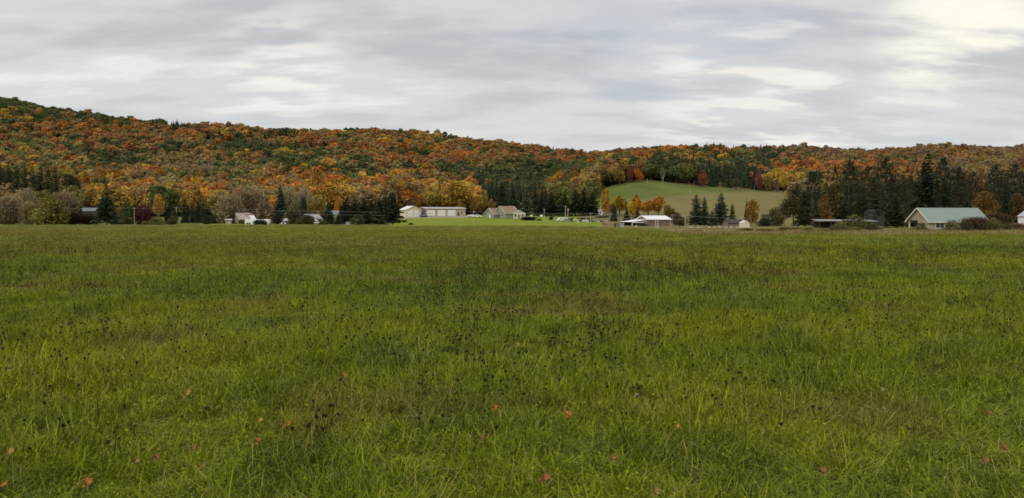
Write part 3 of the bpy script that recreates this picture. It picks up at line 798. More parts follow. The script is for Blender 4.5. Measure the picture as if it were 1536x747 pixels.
# the gable end is local -x; turned so that it looks towards the meadow and a little right
t.rotation_euler.z = R(90 + 28)
g = ground(664, 424)
t = thing('long_garage', 'long low tan garage with three big white doors and flat pale roof edge', 'garage', g, R(21))
Lg, Wg = 23.0, 14.0
MB().box(-Lg/2, -Wg/2, -.6, Lg/2, Wg/2, 4.2).build('wall', M['tan_block'], t)
MB().prism([(-Wg/2, 4.2), (Wg/2, 4.2), (0, 4.9)], 'x', -Lg/2, -Lg/2 + .3).build('gable_wall', M['brown_wall'], t)  # gable and end wall: brown holds the shade of that side in its colour
MB().box(-Lg/2 - .06, -Wg/2 + .05, -.5, -Lg/2 - .004, Wg/2 - .05, 4.19).build('end_wall', M['brown_wall'], t)
rf = gable_roof(Lg, Wg, 4.2, 4.9, M['grey_roof'], t, .5, .4, .12, trim=M['pale_trim'])
for xx in (-8.6, -2.6, 3.3): panel_door(t, 'y', xx, .05, 4.6, 3.3, -Wg/2, M['door_white'], -1, 5, 'garage_door')
panel_door(t, 'y', 7.3, .05, 1.0, 2.1, -Wg/2, M['dark_wood'], -1)
window(t, 'y', 9.3, 1.2, 1.0, 1.1, -Wg/2, M['pale_trim'])
MB().box(10.2, -Wg/2 - .35, 3.3, 10.9, -Wg/2 - .01, 3.6).build('wall_lamp', M['white'], t)
g = ground(645.5, 413)
t = thing('flagpole', 'slim pale pole rising above the long garage roof by its first door', 'pole', g)
MB().cyl((0, 0, -.3), (0, 0, 6.3), .07, .05).build('pole', M['pole_wood'], t); MB().cyl((0, 0, 6.3), (0, 0, 6.45), .1, .03).build('finial', M['steel'], t)

# --- vehicles
def car(px, Y, rz, mat, label, truck=False, group='parked vehicles', cat='car', s=1.0):
    r = thing('parked_truck' if truck else 'parked_car', label, cat, ground(px, Y), R(rz), group); r.scale = (s, s, s)
    if truck: prof = [(-2.6, .45), (2.55, .45), (2.6, .95), (1.6, 1.1), (.95, 1.75), (-.35, 1.78), (-.5, 1.12), (-2.6, 1.12)]
    else: prof = [(-2.15, .35), (2.1, .35), (2.15, .78), (1.25, .95), (.55, 1.42), (-1.0, 1.45), (-1.75, .98), (-2.15, .92)]
    MB().prism(prof, 'y', -.86, .86).build('body', mat, r, .05)
    w = MB()
    if truck: w.prism([(-.3, 1.18), (1.45, 1.16), (.92, 1.66), (-.27, 1.68)], 'y', -.875, .875)
    else: w.prism([(-1.55, 1.0), (1.1, .98), (.5, 1.35), (-.98, 1.38)], 'y', -.875, .875)
    w.build('window', M['glass'], r)
    for xx in (-1.4, 1.4):
        for yy in (-.8, .8): MB().cyl((xx, yy - .1, .33), (xx, yy + .1, .33), .33, n=12).build('wheel', M['tyre'], r)
    return r
car(633.5, 409, 75, M['car_dark'], 'dark car parked at the left end of the long garage')
car(638.0, 409, 80, M['car_dark'], 'dark car parked close to the first big door of the long garage')
car(715.5, 405, 8, M['car_white'], 'white pickup parked right of the long garage', True, cat='pickup')
car(707.5, 412, -20, M['car_white'], 'white car parked between the pickup and the long garage')
car(841.5, 384, 20, M['car_white'], 'white car standing under the white flat canopy')
car(858.5, 396, 0, M['car_dark'], 'dark car parked on the grass bank right of the canopy')
car(865.5, 392, 15, M['car_yellow'], 'yellowish car parked on the grass bank by the gravestones')
car(473.0, 325, 10, M['car_white'], 'white car parked before the dark house')

# --- brown roofed house
g = ground(763, 402)
t = thing('house', 'grey green house with brown roof, two front gables and a cream porch', 'house', g)
A = R(38)
mn = empty('main_block', (-.9, 0, 0), A); mn.parent = t
gable_body(9.6, 9.4, 3.0, 6.5, M['sage'], mn)
gable_roof(9.6, 9.4, 3.0, 6.5, M['shingle_brown'], mn, .5, .4, .16, trim=M['pale_trim'])
for yy in (-2.6, .2): window(mn, 'x', yy, .9, 1.5, 1.3, -4.8, M['white'])
window(mn, 'x', 0.0, 3.7, 1.0, 1.1, -4.8, M['white'])
window(mn, 'y', -3.4, .9, 1.2, 1.3, -4.7, M['white'])
MB().box(3.1, 1.2, 4.8, 3.8, 1.9, 7.0).build('chimney', M['brick'], mn)
wg = empty('side_wing', (-7.4, 1.2, 0), A); wg.parent = t
gable_body(8.0, 8.4, 2.5, 5.4, M['sage'], wg)
gable_roof(8.0, 8.4, 2.5, 5.4, M['shingle_brown'], wg, .5, .4, .16, trim=M['pale_trim'])
for yy in (-2.3, 1.0): window(wg, 'x', yy, .8, 1.0, 1.2, -4.0, M['white'])
panel_door(wg, 'x', -.6, 0, 1.0, 2.1, -4.0, M['white'], -1)
pr = empty('porch_wing', (5.6, -2.2, 0), R(25)); pr.parent = t
def cross_gable(parent, Wd, depth, eave, peak, wall, roof, trim, y0=0.0, z0=-.6):
    p = [(-Wd/2, z0), (Wd/2, z0), (Wd/2, eave), (0, peak), (-Wd/2, eave)]
    MB().prism(p, 'y', y0, y0 + depth).build('wall', wall, parent)
    m = MB(); s = (peak - eave) / (Wd/2); o = .4
    for sg in (-1, 1): m.slab((sg * (Wd/2 + o), y0 - .4, eave - s * o + .03), (sg * (Wd/2 + o), y0 + depth, eave - s * o + .03), (0, y0 + depth, peak + .03), (0, y0 - .4, peak + .03), .15)
    m.build('roof', roof, parent)
    tr = MB()
    for sg in (-1, 1): tr.slab((sg * (Wd/2 + o), y0 - .46, eave - s * o - .12), (sg * (Wd/2 + o), y0 - .41, eave - s * o - .12), (0, y0 - .41, peak - .12), (0, y0 - .46, peak - .12), .3)
    tr.build('roof_trim', trim, parent)
cross_gable(pr, 6.6, 6.0, 2.7, 4.3, M['pale_cream'], M['shingle_brown'], M['white'], 0.2)
window(pr, 'y', 1.9, .9, 1.5, 1.3, .2, M['white']); window(pr, 'y', -2.1, .9, 1.2, 1.3, .2, M['white'])
panel_door(pr, 'y', 0, 0, 1.1, 2.1, .2, M['brick'], -1)
box('porch_beam', M['white'], pr, -3.5, -.9, 2.35, 3.5, -.7, 2.65)
for xx in (-3.4, -1.1, 1.1, 3.3): box('porch_post', M['white'], pr, xx - .08, -.88, -.5, xx + .08, -.72, 2.35)
dm = empty('dormer', (2.9, .6, 2.6), R(25)); dm.parent = t
cross_gable(dm, 3.4, 4.0, 1.6, 3.2, M['pale_cream'], M['shingle_brown'], M['white'], 0, 0)
window(dm, 'y', 0, .9, .9, .9, 0, M['white'])
g = ground(752, 415)
t = thing('dark_pole', 'thin dark pole standing behind the brown roofed house between its gables', 'pole', g)
MB().cyl((0, 0, -.3), (0, 0, 6.4), .09, .07).build('pole', M['grey_pole'], t); MB().box(-.35, -.05, 6.0, .35, .05, 6.12).build('crossarm', M['grey_pole'], t)

# --- signs, canopy, cemetery, church tower
for px, w_, lb in ((797, 1.3, 'small square white board standing on the bank right of the brown roofed house'), (812, 1.7, 'wider white board on the bank nearest the utility pole, right of the smaller board')):
    t = thing('white_board', lb, 'sign', ground(px, 418), R(6), 'white boards on the bank')
    zc_ = at(px, 323.6, 418).z - t.location.z
    box('panel', M['white'], t, -w_/2, -.03, zc_ - .5, w_/2, .03, zc_ + .5)
    for sx in (-1, 1): MB().cyl((sx * w_ * .38, .06, -.3), (sx * w_ * .38, .06, zc_ + .4), .04).build('post', M['grey_pole'], t)
g = ground(844, 388)
t = thing('canopy', 'white flat-roofed open canopy on posts at the foot of the bank', 'canopy', g, R(-4))
zt = at(844, 326.6, 388).z - g.z
MB().prism([(-2.6, zt - .15), (2.6, zt - .28), (2.6, zt + .06), (-2.6, zt + .22)], 'y', -2.2, 2.2).build('roof', M['white'], t)
for xx in (-2.3, 2.3):
    for yy in (-1.9, 1.9): MB().cyl((xx, yy, -.3), (xx, yy, zt - .2), .07).build('post', M['white'], t)
MB().box(.6, .9, -.2, 2.3, 1.9, 1.2).build('counter', M['grey_wood'], t)
def gravestone(px, Y, w, h, mat, style, label):
    t = thing('gravestone', label, 'gravestone', ground(px, Y), R(random.uniform(-12, 12)), 'gravestones in the cemetery below the church tower')
    if style == 0: p = [(-w/2, 0), (w/2, 0), (w/2, h * .8)] + [(w/2 * math.cos(a), h * .8 + h * .2 * math.sin(a)) for a in (.5, 1.05, 1.57, 2.09, 2.64)] + [(-w/2, h * .8)]
    elif style == 1: p = [(-w/2, 0), (w/2, 0), (w/2 * .96, h), (-w/2 * .96, h)]
    else: p = [(-w/4, 0), (w/4, 0), (w/6, h * 1.25), (0, h * 1.45), (-w/6, h * 1.25)]
    MB().prism(p, 'y', -.14, .14).build('headstone', mat, t, .015)
    box('base', M['stone'], t, -w/2 - .15, -.3, -.35, w/2 + .15, .3, .0)
_row = ['front', 'middle', 'back']
gi_ = 0
for row, (Y, pys) in enumerate(((380, 0), (387, 0), (396, 0))):
    xs = {0: [849, 853, 857.5, 861, 866, 871, 877, 880, 888, 893, 898, 903], 1: [851, 855, 863.5, 868.5, 873.5, 882, 885, 891, 896, 900.5, 906, 910], 2: [869, 872.5, 875.5, 879, 884, 887, 894.5, 899, 905]}[row]
    for j, px in enumerate(xs):
        k = (j * 7 + row * 5) % 9
        mat, nm = ((M['stone'], 'grey'), (M['pale_stone'], 'pale'), (M['dark_stone'], 'dark'), (M['stone'], 'grey'), (M['pale_stone'], 'white'), (M['dark_stone'], 'dark'), (M['pale_stone'], 'pale'), (M['stone'], 'grey'), (M['dark_stone'], 'dark'))[k]
        style = (0, 1, 0, 2, 1, 1, 0, 1, 0)[k]
        if row == 0 and px in (898, 896): mat, nm, style = M['pale_stone'], 'white', 1
        h = 1.0 + .5 * ((j * 3 + row) % 4) / 3
        lab = '%s %s gravestone in the %s row of the cemetery, %s from left' % (nm, ('round-topped', 'square-topped', 'obelisk')[style], _row[row], ORD[j])
        gravestone(px + .3 * math.sin(j * 5), Y + 2 * math.sin(j * 3.1 + row), .65 + .4 * ((j + row) % 3) / 2, h * .8, mat, style, lab)
for px, lb in ((868.5, 'small white marker on the lawn edge before the cemetery, left of two'), (880.5, 'small white marker on the lawn edge beside the cemetery pole')):
    t = thing('marker', lb, 'marker', ground(px, 352), 0, 'small white markers at the lawn edge'); MB().prism([(-.3, -.3), (.3, -.3), (.26, .8), (0, 1.0), (-.26, .8)], 'y', -.12, .12).build('slab', M['pale_stone'], t, .02); box('cap', M['pale_stone'], t, -.36, -.16, -.3, .36, .16, -.0)
g = ground(900.7, 446)
t = thing('church_tower', 'small white church tower with dark opening and pointed roof among dark trees', 'church', g, R(-12))
z0 = at(900, 317, 446).z - g.z; zb = at(900, 309.5, 446).z - g.z; hw = 1.15
box('wall', M['white'], t, -hw, -hw, -.8, hw, hw, z0 - .05)
box('lower_opening', M['grey_wood'], t, -.45, -hw - .03, z0 - 4.2, .45, -hw - .004, z0 - 2.3)
box('belfry_opening', M['slate'], t, -.4, -hw - .03, z0 - 1.7, .4, -hw - .004, z0 - .5)
for sx in (-1, 1):
    for sy in (-1, 1): box('pilaster', M['white'], t, sx * hw - .16, sy * hw - .16, -.7, sx * hw + .16, sy * hw + .16, z0 - .05)
box('cornice', M['pale_trim'], t, -hw - .4, -hw - .4, z0 - .05, hw + .4, hw + .4, z0 + .18)
m = MB(); b = hw + .3
for i in range(4):
    c_ = [(-b, -b), (b, -b), (b, b), (-b, b)]; p, q = c_[i], c_[(i + 1) % 4]; m.quad((*p, z0 + .18), (*q, z0 + .18), (q[0] * .12, q[1] * .12, zb - .9), (p[0] * .12, p[1] * .12, zb - .9))
m.quad((-b, -b, z0 + .18), (-b, b, z0 + .18), (b, b, z0 + .18), (b, -b, z0 + .18)); m.box(-.16, -.16, zb - .91, .16, .16, zb - .5)
m.build('spire', M['blue_grey'], t); MB().cyl((0, 0, zb - .5), (0, 0, zb + .5), .07, .02).build('finial', M['white'], t)

# --- barn with white roof, pen, posts
g = ground(980, 300)
t = thing('barn', 'brown barn with white metal roof and open lean-to on its left', 'barn', g, R(19))
L_, W_ = 10.2, 9.6
gable_body(L_, W_, 2.6, 4.0, M['brown_boards'], t)
gable_roof(L_, W_, 2.6, 4.0, M['white_roof'], t, .4, .4, .12, trim=M['white'])
MB().box(L_/2 - .1, -W_/2 - .06, -.5, L_/2 + .06, -W_/2 - .003, 2.35).build('corner_board', M['white'], t)
MB().box(-1.5, -W_/2 - .05, -.4, 1.2, -W_/2 - .004, 2.2).build('sliding_door', M['brown_wall'], t)
lt = empty('lean_to', (-L_/2 - 3.6, 0, 0)); lt.parent = t
MB().slab((-3.8, -W_/2 - .3, 1.55), (3.4, -W_/2 - .3, 2.45), (3.4, W_/2, 2.45), (-3.8, W_/2, 1.55), .14).build('roof', M['white_roof'], lt)
box('back_wall', M['dark_wood'], lt, -3.5, W_/2 - .3, -.5, 3.4, W_/2 - .1, 1.5)
box('side_wall', M['grey_wood'], lt, 1.2, -W_/2, -.5, 3.4, -W_/2 + .15, 2.1)
box('fascia', M['white'], lt, -3.85, -W_/2 - .42, 1.3, 1.3, -W_/2 - .32, 1.62)
for xx in (-3.5, 1.1): box('post', M['white'], lt, xx - .12, -W_/2 - .1, -.5, xx + .12, -W_/2 + .12, 1.6)
g = ground(929, 205)
t = thing('pen', 'low dark wooden pen with pale upright slats by the barn', 'fence', g, R(5))
box('panel', M['dark_wood'], t, -1.5, 0, .05, .3, .08, 1.15)
for i in range(9): box('slat', M['pale_stone'] if i > 3 else M['grey_wood'], t, -.9 + i * .26, -.06, -.1, -.78 + i * .26, -.004, .95 + .22 * ((i * 5) % 3))
MB().cyl((.6, 0, .1), (1.4, .3, 1.35), .06).build('rail', M['pale_stone'], t)
for px, top, Y, lb in ((983.3, 330, 205, 'shorter of two wooden posts before the barn wall'), (986.8, 330.5, 190, 'thicker pale wooden post before the barn wall, right of its neighbour')):
    g = ground(px, Y); h = at(px, top, Y).z - g.z
    t = thing('wooden_post', lb, 'post', g, 0, 'posts before the barn'); MB().cyl((0, 0, -.3), (0, 0, h), .17, .15, 10).build('post', M['pole_wood'], t); MB().cyl((0, 0, h), (0, 0, h + .06), .16, .1, 10).build('cap', M['grey_pole'], t)
g = ground(954.5, 190); t = thing('white_bucket', 'tiny white bucket in the weeds before the lean-to', 'bucket', g + Vector((0, 0, .35)))
MB().cyl((0, 0, 0), (0, 0, .38), .13, .17, 12).build('pail', M['white'], t); MB().cyl((-.17, 0, .37), (.17, 0, .37), .012).build('handle', M['steel'], t)
# white blocks before the twin spruces and the little cream shed
for i, (px, w_, h_) in enumerate(((1037, 1.5, .35), (1047, 1.5, .4), (1054.5, 1.0, .62), (1063.5, 1.0, .5), (1071.5, .9, .5), (1080, 1.1, .55), (1088.5, 1.25, .66), (1097, 1.2, .66), (1106, 1.25, .66))):
    g = ground(px, 232); zt_ = at(px, 340.0, 232).z - g.z
    t = thing('concrete_block', '%s low pale block from left in the row below the twin spruces' % ORD[i], 'block', g, R(4 * math.sin(i * 2)), 'row of low pale blocks below the spruces')
    MB().prism([(-w_/2, -.3), (w_/2, -.3), (w_/2 * .96, zt_ - .05), (w_/2 * .85, zt_ + .0), (-w_/2 * .85, zt_), (-w_/2 * .96, zt_ - .05)], 'y', -.3, .3).build('block', M['concrete'], t, .02)
    box('lifting_loop', M['steel'], t, -.12, -.03, zt_, .12, .03, zt_ + .07)
g = ground(1099, 250); t = thing('shed', 'low dark brown roofed shed behind the row of pale blocks', 'shed', g, R(8))
gable_body(5.2, 4.5, 1.5, 2.6, M['brown_boards'], t); gable_roof(5.2, 4.5, 1.5, 2.6, M['dark_wood'], t, .3, .3)
g = ground(1116.5, 240); t = thing('shed', 'tiny cream gabled building with three vent pipes beside the gold tree', 'shed', g, R(14))
zr = at(1116, 331.2, 240).z - g.z
gable_body(2.3, 2.4, zr - .75, zr, M['pale_cream'], t).rotation_euler.z = R(90); gable_roof(2.3, 2.4, zr - .75, zr, M['pale_trim'], t, .08, .1, .06).rotation_euler.z = R(90)
for xx, hh in ((-1.0, 1.0), (-.1, 1.05), (.75, .8)): MB().cyl((xx, -.3, zr - .9), (xx, -.3, zr + hh - .3), .06).build('vent_pipe', M['pole_wood'], t)

# --- farm at left: shed, rusty barn, white trailer, dark house, white house
g = ground(343.3, 335); t = thing('shed', 'tiny grey shed with flat white roof beside the rusty roofed barn', 'shed', g, R(8))
MB().box(-1.2, -1.1, -.4, 1.3, 1.1, 1.75).build('wall', M['grey_wood'], t); MB().slab((-1.6, -1.5, 1.78), (1.7, -1.5, 1.78), (1.5, 1.4, 2.2), (-1.7, 1.4, 2.2), .1).build('roof', M['white_roof'], t)
panel_door(t, 'y', .5, -.3, .8, 1.8, -1.1, M['pale_stone'], -1)
g = ground(366, 340); t = thing('barn', 'weathered grey barn with rust stained sheet roof behind white trailer', 'barn', g, R(43))
gable_body(7.6, 7.4, 2.2, 4.9, M['grey_wood'], t); gable_roof(7.6, 7.4, 2.2, 4.9, M['rust_roof'], t, .45, .3, .1)
MB().slab((1.7, -4.2, 1.93), (4.12, -4.2, 1.93), (4.12, -1.7, 3.78), (1.7, -1.7, 3.78), .1).build('roof_patch', M['white_roof'], t)
window(t, 'x', .3, 2.6, .9, 1.0, -3.8, M['grey_wood']); panel_door(t, 'y', -1.2, -.3, 2.6, 2.2, -3.7, M['brown_boards'], -1)
g = ground(387, 318); t = thing('trailer', 'long white box trailer standing behind the round dark bush', 'trailer', g, R(-2))
zt_ = at(387, 328.8, 318).z - g.z; wl_ = 36 * 318 / F / 2
MB().box(-wl_, -1.2, .45, wl_, 1.2, zt_).build('box_body', M['white_steel'], t, .04)
for xx in (-wl_ + 1.0, -wl_ + 2.0, wl_ - 1.6):
    MB().cyl((xx, -1.25, .4), (xx, -.95, .4), .4, n=14).build('wheel', M['tyre'], t)
box('side_skirt', M['white'], t, -wl_ + .1, -1.15, .02, wl_ - .1, -1.05, .44)
for px, Y, lb in ((422.5, 318, 'small white goose-like lawn ornament, left of two'), (428, 318, 'small white goose-like lawn ornament, right of two')):
    t = thing('lawn_ornament', lb, 'ornament', ground(px, Y), R(20 if px < 425 else 160), 'white ornaments on the grass')
    m = MB(); m.prism([(-.45, .35), (-.2, .2), (.2, .2), (.42, .4), (.5, .85), (.62, .98), (.5, 1.05), (.36, .95), (.3, .6), (-.1, .62)], 'y', -.14, .14); m.cyl((.05, .06, -.2), (.05, .06, .3), .03); m.cyl((.05, -.06, -.2), (.05, -.06, .3), .03)
    m.build('figure', M['white'], t, .03)
g = ground(435, 330); t = thing('shed', 'low grey brown shed half hidden behind a bushy tree', 'shed', g, R(-14))
gable_body(4.2, 3.6, 1.4, 2.4, M['brown_wall'], t); gable_roof(4.2, 3.6, 1.4, 2.4, M['grey_roof'], t, .3, .3)
g = ground(468, 338); t = thing('house', 'dark low house with pale grey roofs half hidden by trees', 'house', g, R(42))
gable_body(6.5, 6.0, 2.3, 4.3, M['slate'], t); gable_roof(6.5, 6.0, 2.3, 4.3, M['mid_roof'], t, .4, .4)
MB().slab((-2.6, -2.2, 3.02), (3.2, -2.2, 3.02), (3.2, -1.1, 3.75), (-2.6, -1.1, 3.75), .06).build('roof_panel', M['grey_roof'], t)
MB().slab((-5.0, -5.6, 1.3), (0.2, -5.6, 1.3), (.2, -3.2, 2.1), (-5.0, -3.2, 2.1), .12).build('porch_roof', M['grey_roof'], t)
for xx in (-4.8, -2.4, 0): box('porch_post', M['grey_wood'], t, xx - .08, -5.5, -.4, xx + .08, -5.34, 1.32)
window(t, 'y', 1.8, .8, 1.1, 1.1, -3.0, M['grey_wood'])
g = ground(503, 352); t = thing('house', 'white gabled house peeping out between dark pines', 'house', g, R(60))
zr = at(503, 316, 352).z - g.z
gable_body(6.0, 3.2, zr - 1.7, zr, M['pale_trim'], t); gable_roof(6.0, 3.2, zr - 1.7, zr, M['mid_roof'], t, .25, .3); window(t, 'x', -.2, zr - 2.3, .7, .9, -3.0, M['grey_wood']); window(t, 'x', -.2, 1.0, .8, 1.1, -3.0, M['grey_wood'])
g = ground(522.5, 300); t = thing('utility_box', 'small grey cabinet standing between two pine bushes', 'cabinet', g)
zt_ = at(522, 333, 300).z - g.z
MB().box(-.85, -.5, -.3, .85, .5, zt_ - .08).build('cabinet', M['blue_grey'], t, .03); MB().box(-.95, -.6, zt_ - .08, .95, .6, zt_).build('lid', M['steel'], t)
g = ground(136, 385); t = thing('shed', 'low blue grey roofed shed behind the dark brown shrubs at far left', 'shed', g, R(5))
zr = at(136, 312, 385).z - g.z
gable_body(7.0, 5, zr - 1.5, zr, M['dark_wood'], t); gable_roof(7.0, 5, zr - 1.5, zr, M['dim_blue'], t, .4, .3)

# --- green roofed house at right, pavilion, net, edge building
g = ground(1420, 172)
t = thing('house', 'buff house with pale green metal roof and open porch under its left gable', 'house', g, R(5))
zr = at(1418, 312.5, 172).z - g.z; ze = at(1418, 330.3, 176).z - g.z
L_, W_ = 14.0, 7.4
MB().box(-L_/2, -W_/2, -.8, L_/2, 0.2, ze).build('wall', M['buff'], t)
MB().box(-L_/2 + 4.2, .202, -.8, L_/2, W_/2, ze).build('back_wall', M['buff'], t)
MB().prism([(-W_/2, ze + .003), (W_/2, ze + .003), (0, zr)], 'x', -L_/2, L_/2).build('gable', M['buff'], t)
gable_roof(L_, W_, ze, zr, M['green_metal'], t, .55, .5, .12, trim=M['pale_trim'])
MB().box(-L_/2 + .02, .25, -.4, -L_/2 + 4.1, W_/2, -.05).build('porch_floor', M['concrete'], t)
for yy in (W_/2 - .2,): box('porch_post', M['pale_trim'], t, -L_/2 + .02, yy - .1, -.4, -L_/2 + .24, yy + .1, ze)
panel_door(t, 'x', 2.2, -.02, 1.0, 2.1, -L_/2 + 4.2, M['dark_wood'], -1)
window(t, 'x', -2.1, .95, 1.0, 1.05, -L_/2, M['white']); 
w1 = window(t, 'y', -4.3, .75, 1.9, 1.2, -W_/2, M['white']); window(t, 'y', 2.6, .85, 1.2, 1.1, -W_/2, M['white'])
panel_door(t, 'y', -0.6, -.02, 1.0, 2.1, -W_/2, M['white'], -1)
MB().box(-5.0, -W_/2 - .03, -.5, -1.6, -W_/2 - .004, .12).build('foundation_shadow', M['slate'], t)  # dark strip painting the shadow along the foundation below the window
MB().cyl((1.2, -2.0, zr - 2.0), (1.2, -2.0, zr - .9), .09).build('vent_pipe', M['pale_stone'], t)
g = ground(1267, 196); t = thing('pavilion', 'long low open shelter with flat pale roof behind the big mounded bush', 'shelter', g, R(-3))
zt_ = at(1267, 330.3, 196).z - g.z; wl_ = 44 * 196 / F
MB().slab((-wl_, -2.5, zt_ - .22), (wl_, -2.5, zt_ - .42), (wl_, 2.5, zt_ - .05), (-wl_, 2.5, zt_ + .12), .14).build('roof', M['mid_roof'], t)
box('back_wall', M['dark_wood'], t, -wl_ + .3, 2.2, -.5, wl_ - .3, 2.35, zt_ - .35)
for i in range(6):
    xx = -wl_ + .4 + i * (2 * wl_ - .8) / 5; box('post', M['dark_wood'], t, xx - .09, -2.3, -.5, xx + .09, -2.12, zt_ - .3)
g = ground(1315, 188); t = thing('batting_net', 'tall arched frame with dark net standing against the pines', 'net', g)
h_ = at(1315, 314, 188).z - g.z
for yy in (0, 1.6, 3.2):
    m = MB(); pts = [(-1.7, yy, -.3), (-1.7, yy, h_ * .72), (-1.2, yy, h_ * .93), (0.4, yy, h_), (1.3, yy, h_ * .9), (1.75, yy, h_ * .7), (1.75, yy, -.3)]
    for p, q in zip(pts, pts[1:]): m.cyl(p, q, .05)
    m.build('frame_hoop', M['dull_steel'], t)
m = MB()
for i in range(17):
    x = -1.7 + 3.45 * i / 16; zt_ = h_ * (1 - .25 * abs(x / 1.75) ** 2.2); m.cyl((x, 3.22, -.2), (x, 3.22, zt_), .018, n=4)
for i in range(18): m.cyl((-1.7, 3.22, h_ * .72 * i / 17), (1.75, 3.22, h_ * .72 * i / 17), .018, n=4)
for i in range(14): m.cyl((1.76, 3.2 * i / 13, -.2), (1.76, 3.2 * i / 13, h_ * .7), .018, n=4); m.cyl((1.76, 0, h_ * .7 * i / 13), (1.76, 3.2, h_ * .7 * i / 13), .018, n=4)
m.build('net', M['net'], t)
g = ground(1549, 186); t = thing('shed', 'white walled building cut off by the right edge of the picture', 'shed', g, R(2))
zt_ = at(1536, 315, 186).z - g.z
gable_body(4.6, 4.4, zt_ - 1.6, zt_, M['white'], t).rotation_euler.z = R(90)
gable_roof(4.6, 4.4, zt_ - 1.6, zt_, M['grey_roof'], t, .2, .2).rotation_euler.z = R(90)
box('corner_board', M['white'], t, -2.28, -2.36, -.5, -2.05, -2.31, zt_ - 1.65); window(t, 'y', .2, 1.0, 1.0, 1.2, -2.3, M['white'])

# --- poles and wires
POLES = []
def pole(px, top, Y, label, arm=True, mat=None, r=.13, cap=False):
    g = ground(px, Y); h = at(px, top, Y).z - g.z
    t = thing('utility_pole', label, 'pole', g, R(8), 'utility poles across the valley')
    MB().cyl((0, 0, -.4), (0, 0, h), r, r * .7, 10).build('pole', mat or M['pole_wood'], t)
    if arm:
        MB().box(-.9, -.06, h - .5, .9, .06, h - .36).build('crossarm', M['grey_pole'], t)
        for xx in (-.8, .8): MB().cyl((xx, 0, h - .36), (xx, 0, h - .2), .05).build('insulator', M['pale_stone'], t)
    if cap: MB().cyl((.25, -.1, h - 1.3), (.25, -.1, h - .4), .22, n=12).build('transformer', M['steel'], t)
    POLES.append((px, g + Vector((0, 0, h)))); return t
pw = {}
for key, px, top, Y, lb, kw in (
    ('a', 202, 311, 300, 'pale utility pole at the left edge of the maroon bush', dict(r=.17)),
    ('b', 265.3, 310, 322, 'utility pole before the green maple and dark spruces', dict(r=.17)),
    ('c', 348.7, 312, 352, 'thin utility pole behind the tiny white roofed shed', dict(mat=M['grey_pole'])),
    ('d', 385.8, 313, 345, 'utility pole right behind the rusty roofed barn', dict()),
    ('e', 477.3, 315.5, 300, 'utility pole beside the white car and dark house', dict(r=.15)),
    ('f', 710.5, 316.5, 318, 'utility pole alone on the bright lawn left of the brown roofed house', dict(r=.13)),
    ('g', 816.3, 313, 400, 'slim utility pole beside the wider white board', dict(r=.15)),
    ('h', 848, 308.5, 400, 'taller of two close utility poles right of the canopy', dict(r=.2)),
    ('i', 851.8, 312.5, 396, 'shorter utility pole with transformer right of the canopy', dict(r=.2, cap=True)),
    ('j', 885.6, 319.5, 345, 'utility pole in front of the gravestones', dict(r=.16)),
    ('k', 914.5, 311.5, 420, 'thin grey utility pole among the little spruces right of the church tower', dict(mat=M['grey_pole'])),
    ('l', 1008.7, 321, 318, 'short utility pole right of the barn', dict(mat=M['grey_pole'], r=.16)),
    ('m', 1027.6, 322.5, 262, 'thick utility pole left of the twin spruces', dict(r=.17)),
    ('n', 1126.3, 325.5, 262, 'slim pole against the gold tree', dict(arm=False, mat=M['grey_pole'])),
    ('o', 1034, 277, 560, 'pole standing in the open hill pasture', dict(arm=False, r=.16)),
    ('p', 1040.5, 272, 600, 'pole at the dark forest edge above the pasture', dict(arm=False, r=.16, mat=M['grey_pole'])),
    ('q', 970.3, 267.5, 600, 'short stub pole at the top left of the green pasture', dict(arm=False, r=.2)),
    ('r', 1130.5, 279, 600, 'thin grey pole at the forest edge near the right red maple', dict(arm=False, r=.14, mat=M['grey_pole'])),
    ): pw[key] = pole(px, top, Y, lb, **kw) and POLES[-1][1]
def wire(a, b, dz, label, sag=.5, end=None):
    p = Vector(a) + Vector((0, 0, dz)); q = Vector(b) + Vector((0, 0, dz)); pts = []
    for i in range(13):
        s = i / 12; pts.append(p.lerp(q, s) - Vector((0, 0, sag * 4 * s * (1 - s))))
    c = sum(pts, Vector()) / 13
    me = tubes('overhead_wire', [([tuple(v - c) for v in pts], [.022] * 13)], M['wire'], 4)
    o = link('overhead_wire', me); o.location = c
    tag(o, label, 'wire', 'overhead wires strung across the valley')
far_l = ground(-60, 290) + Vector((0, 0, 7.4)); far_r = ground(1300, 240) + Vector((0, 0, 5.6))
spans = (('a', 'b', 'from the pole at the maroon bush to the pole by the dark spruces'), ('b', 'd', 'from the dark spruces to the rusty roofed barn'), ('d', 'e', 'from the rusty roofed barn to the dark house'),
         ('e', 'f', 'from the dark house across the black pines to the lawn pole'), ('f', 'j', 'from the lawn pole past the brown roofed house to the gravestones'), ('j', 'm', 'from the gravestones above the white roofed barn'))
for a, b, tx in spans:
    wire(pw[a], pw[b], -.2, 'upper wire ' + tx); wire(pw[a], pw[b], -1.5, 'lower wire ' + tx)
wire(far_l, pw['a'], -.2, 'wire running in from the left picture edge to the first pole'); wire(pw['m'], pw['n'], -.2, 'wire in front of the twin spruces to the gold tree', .4)

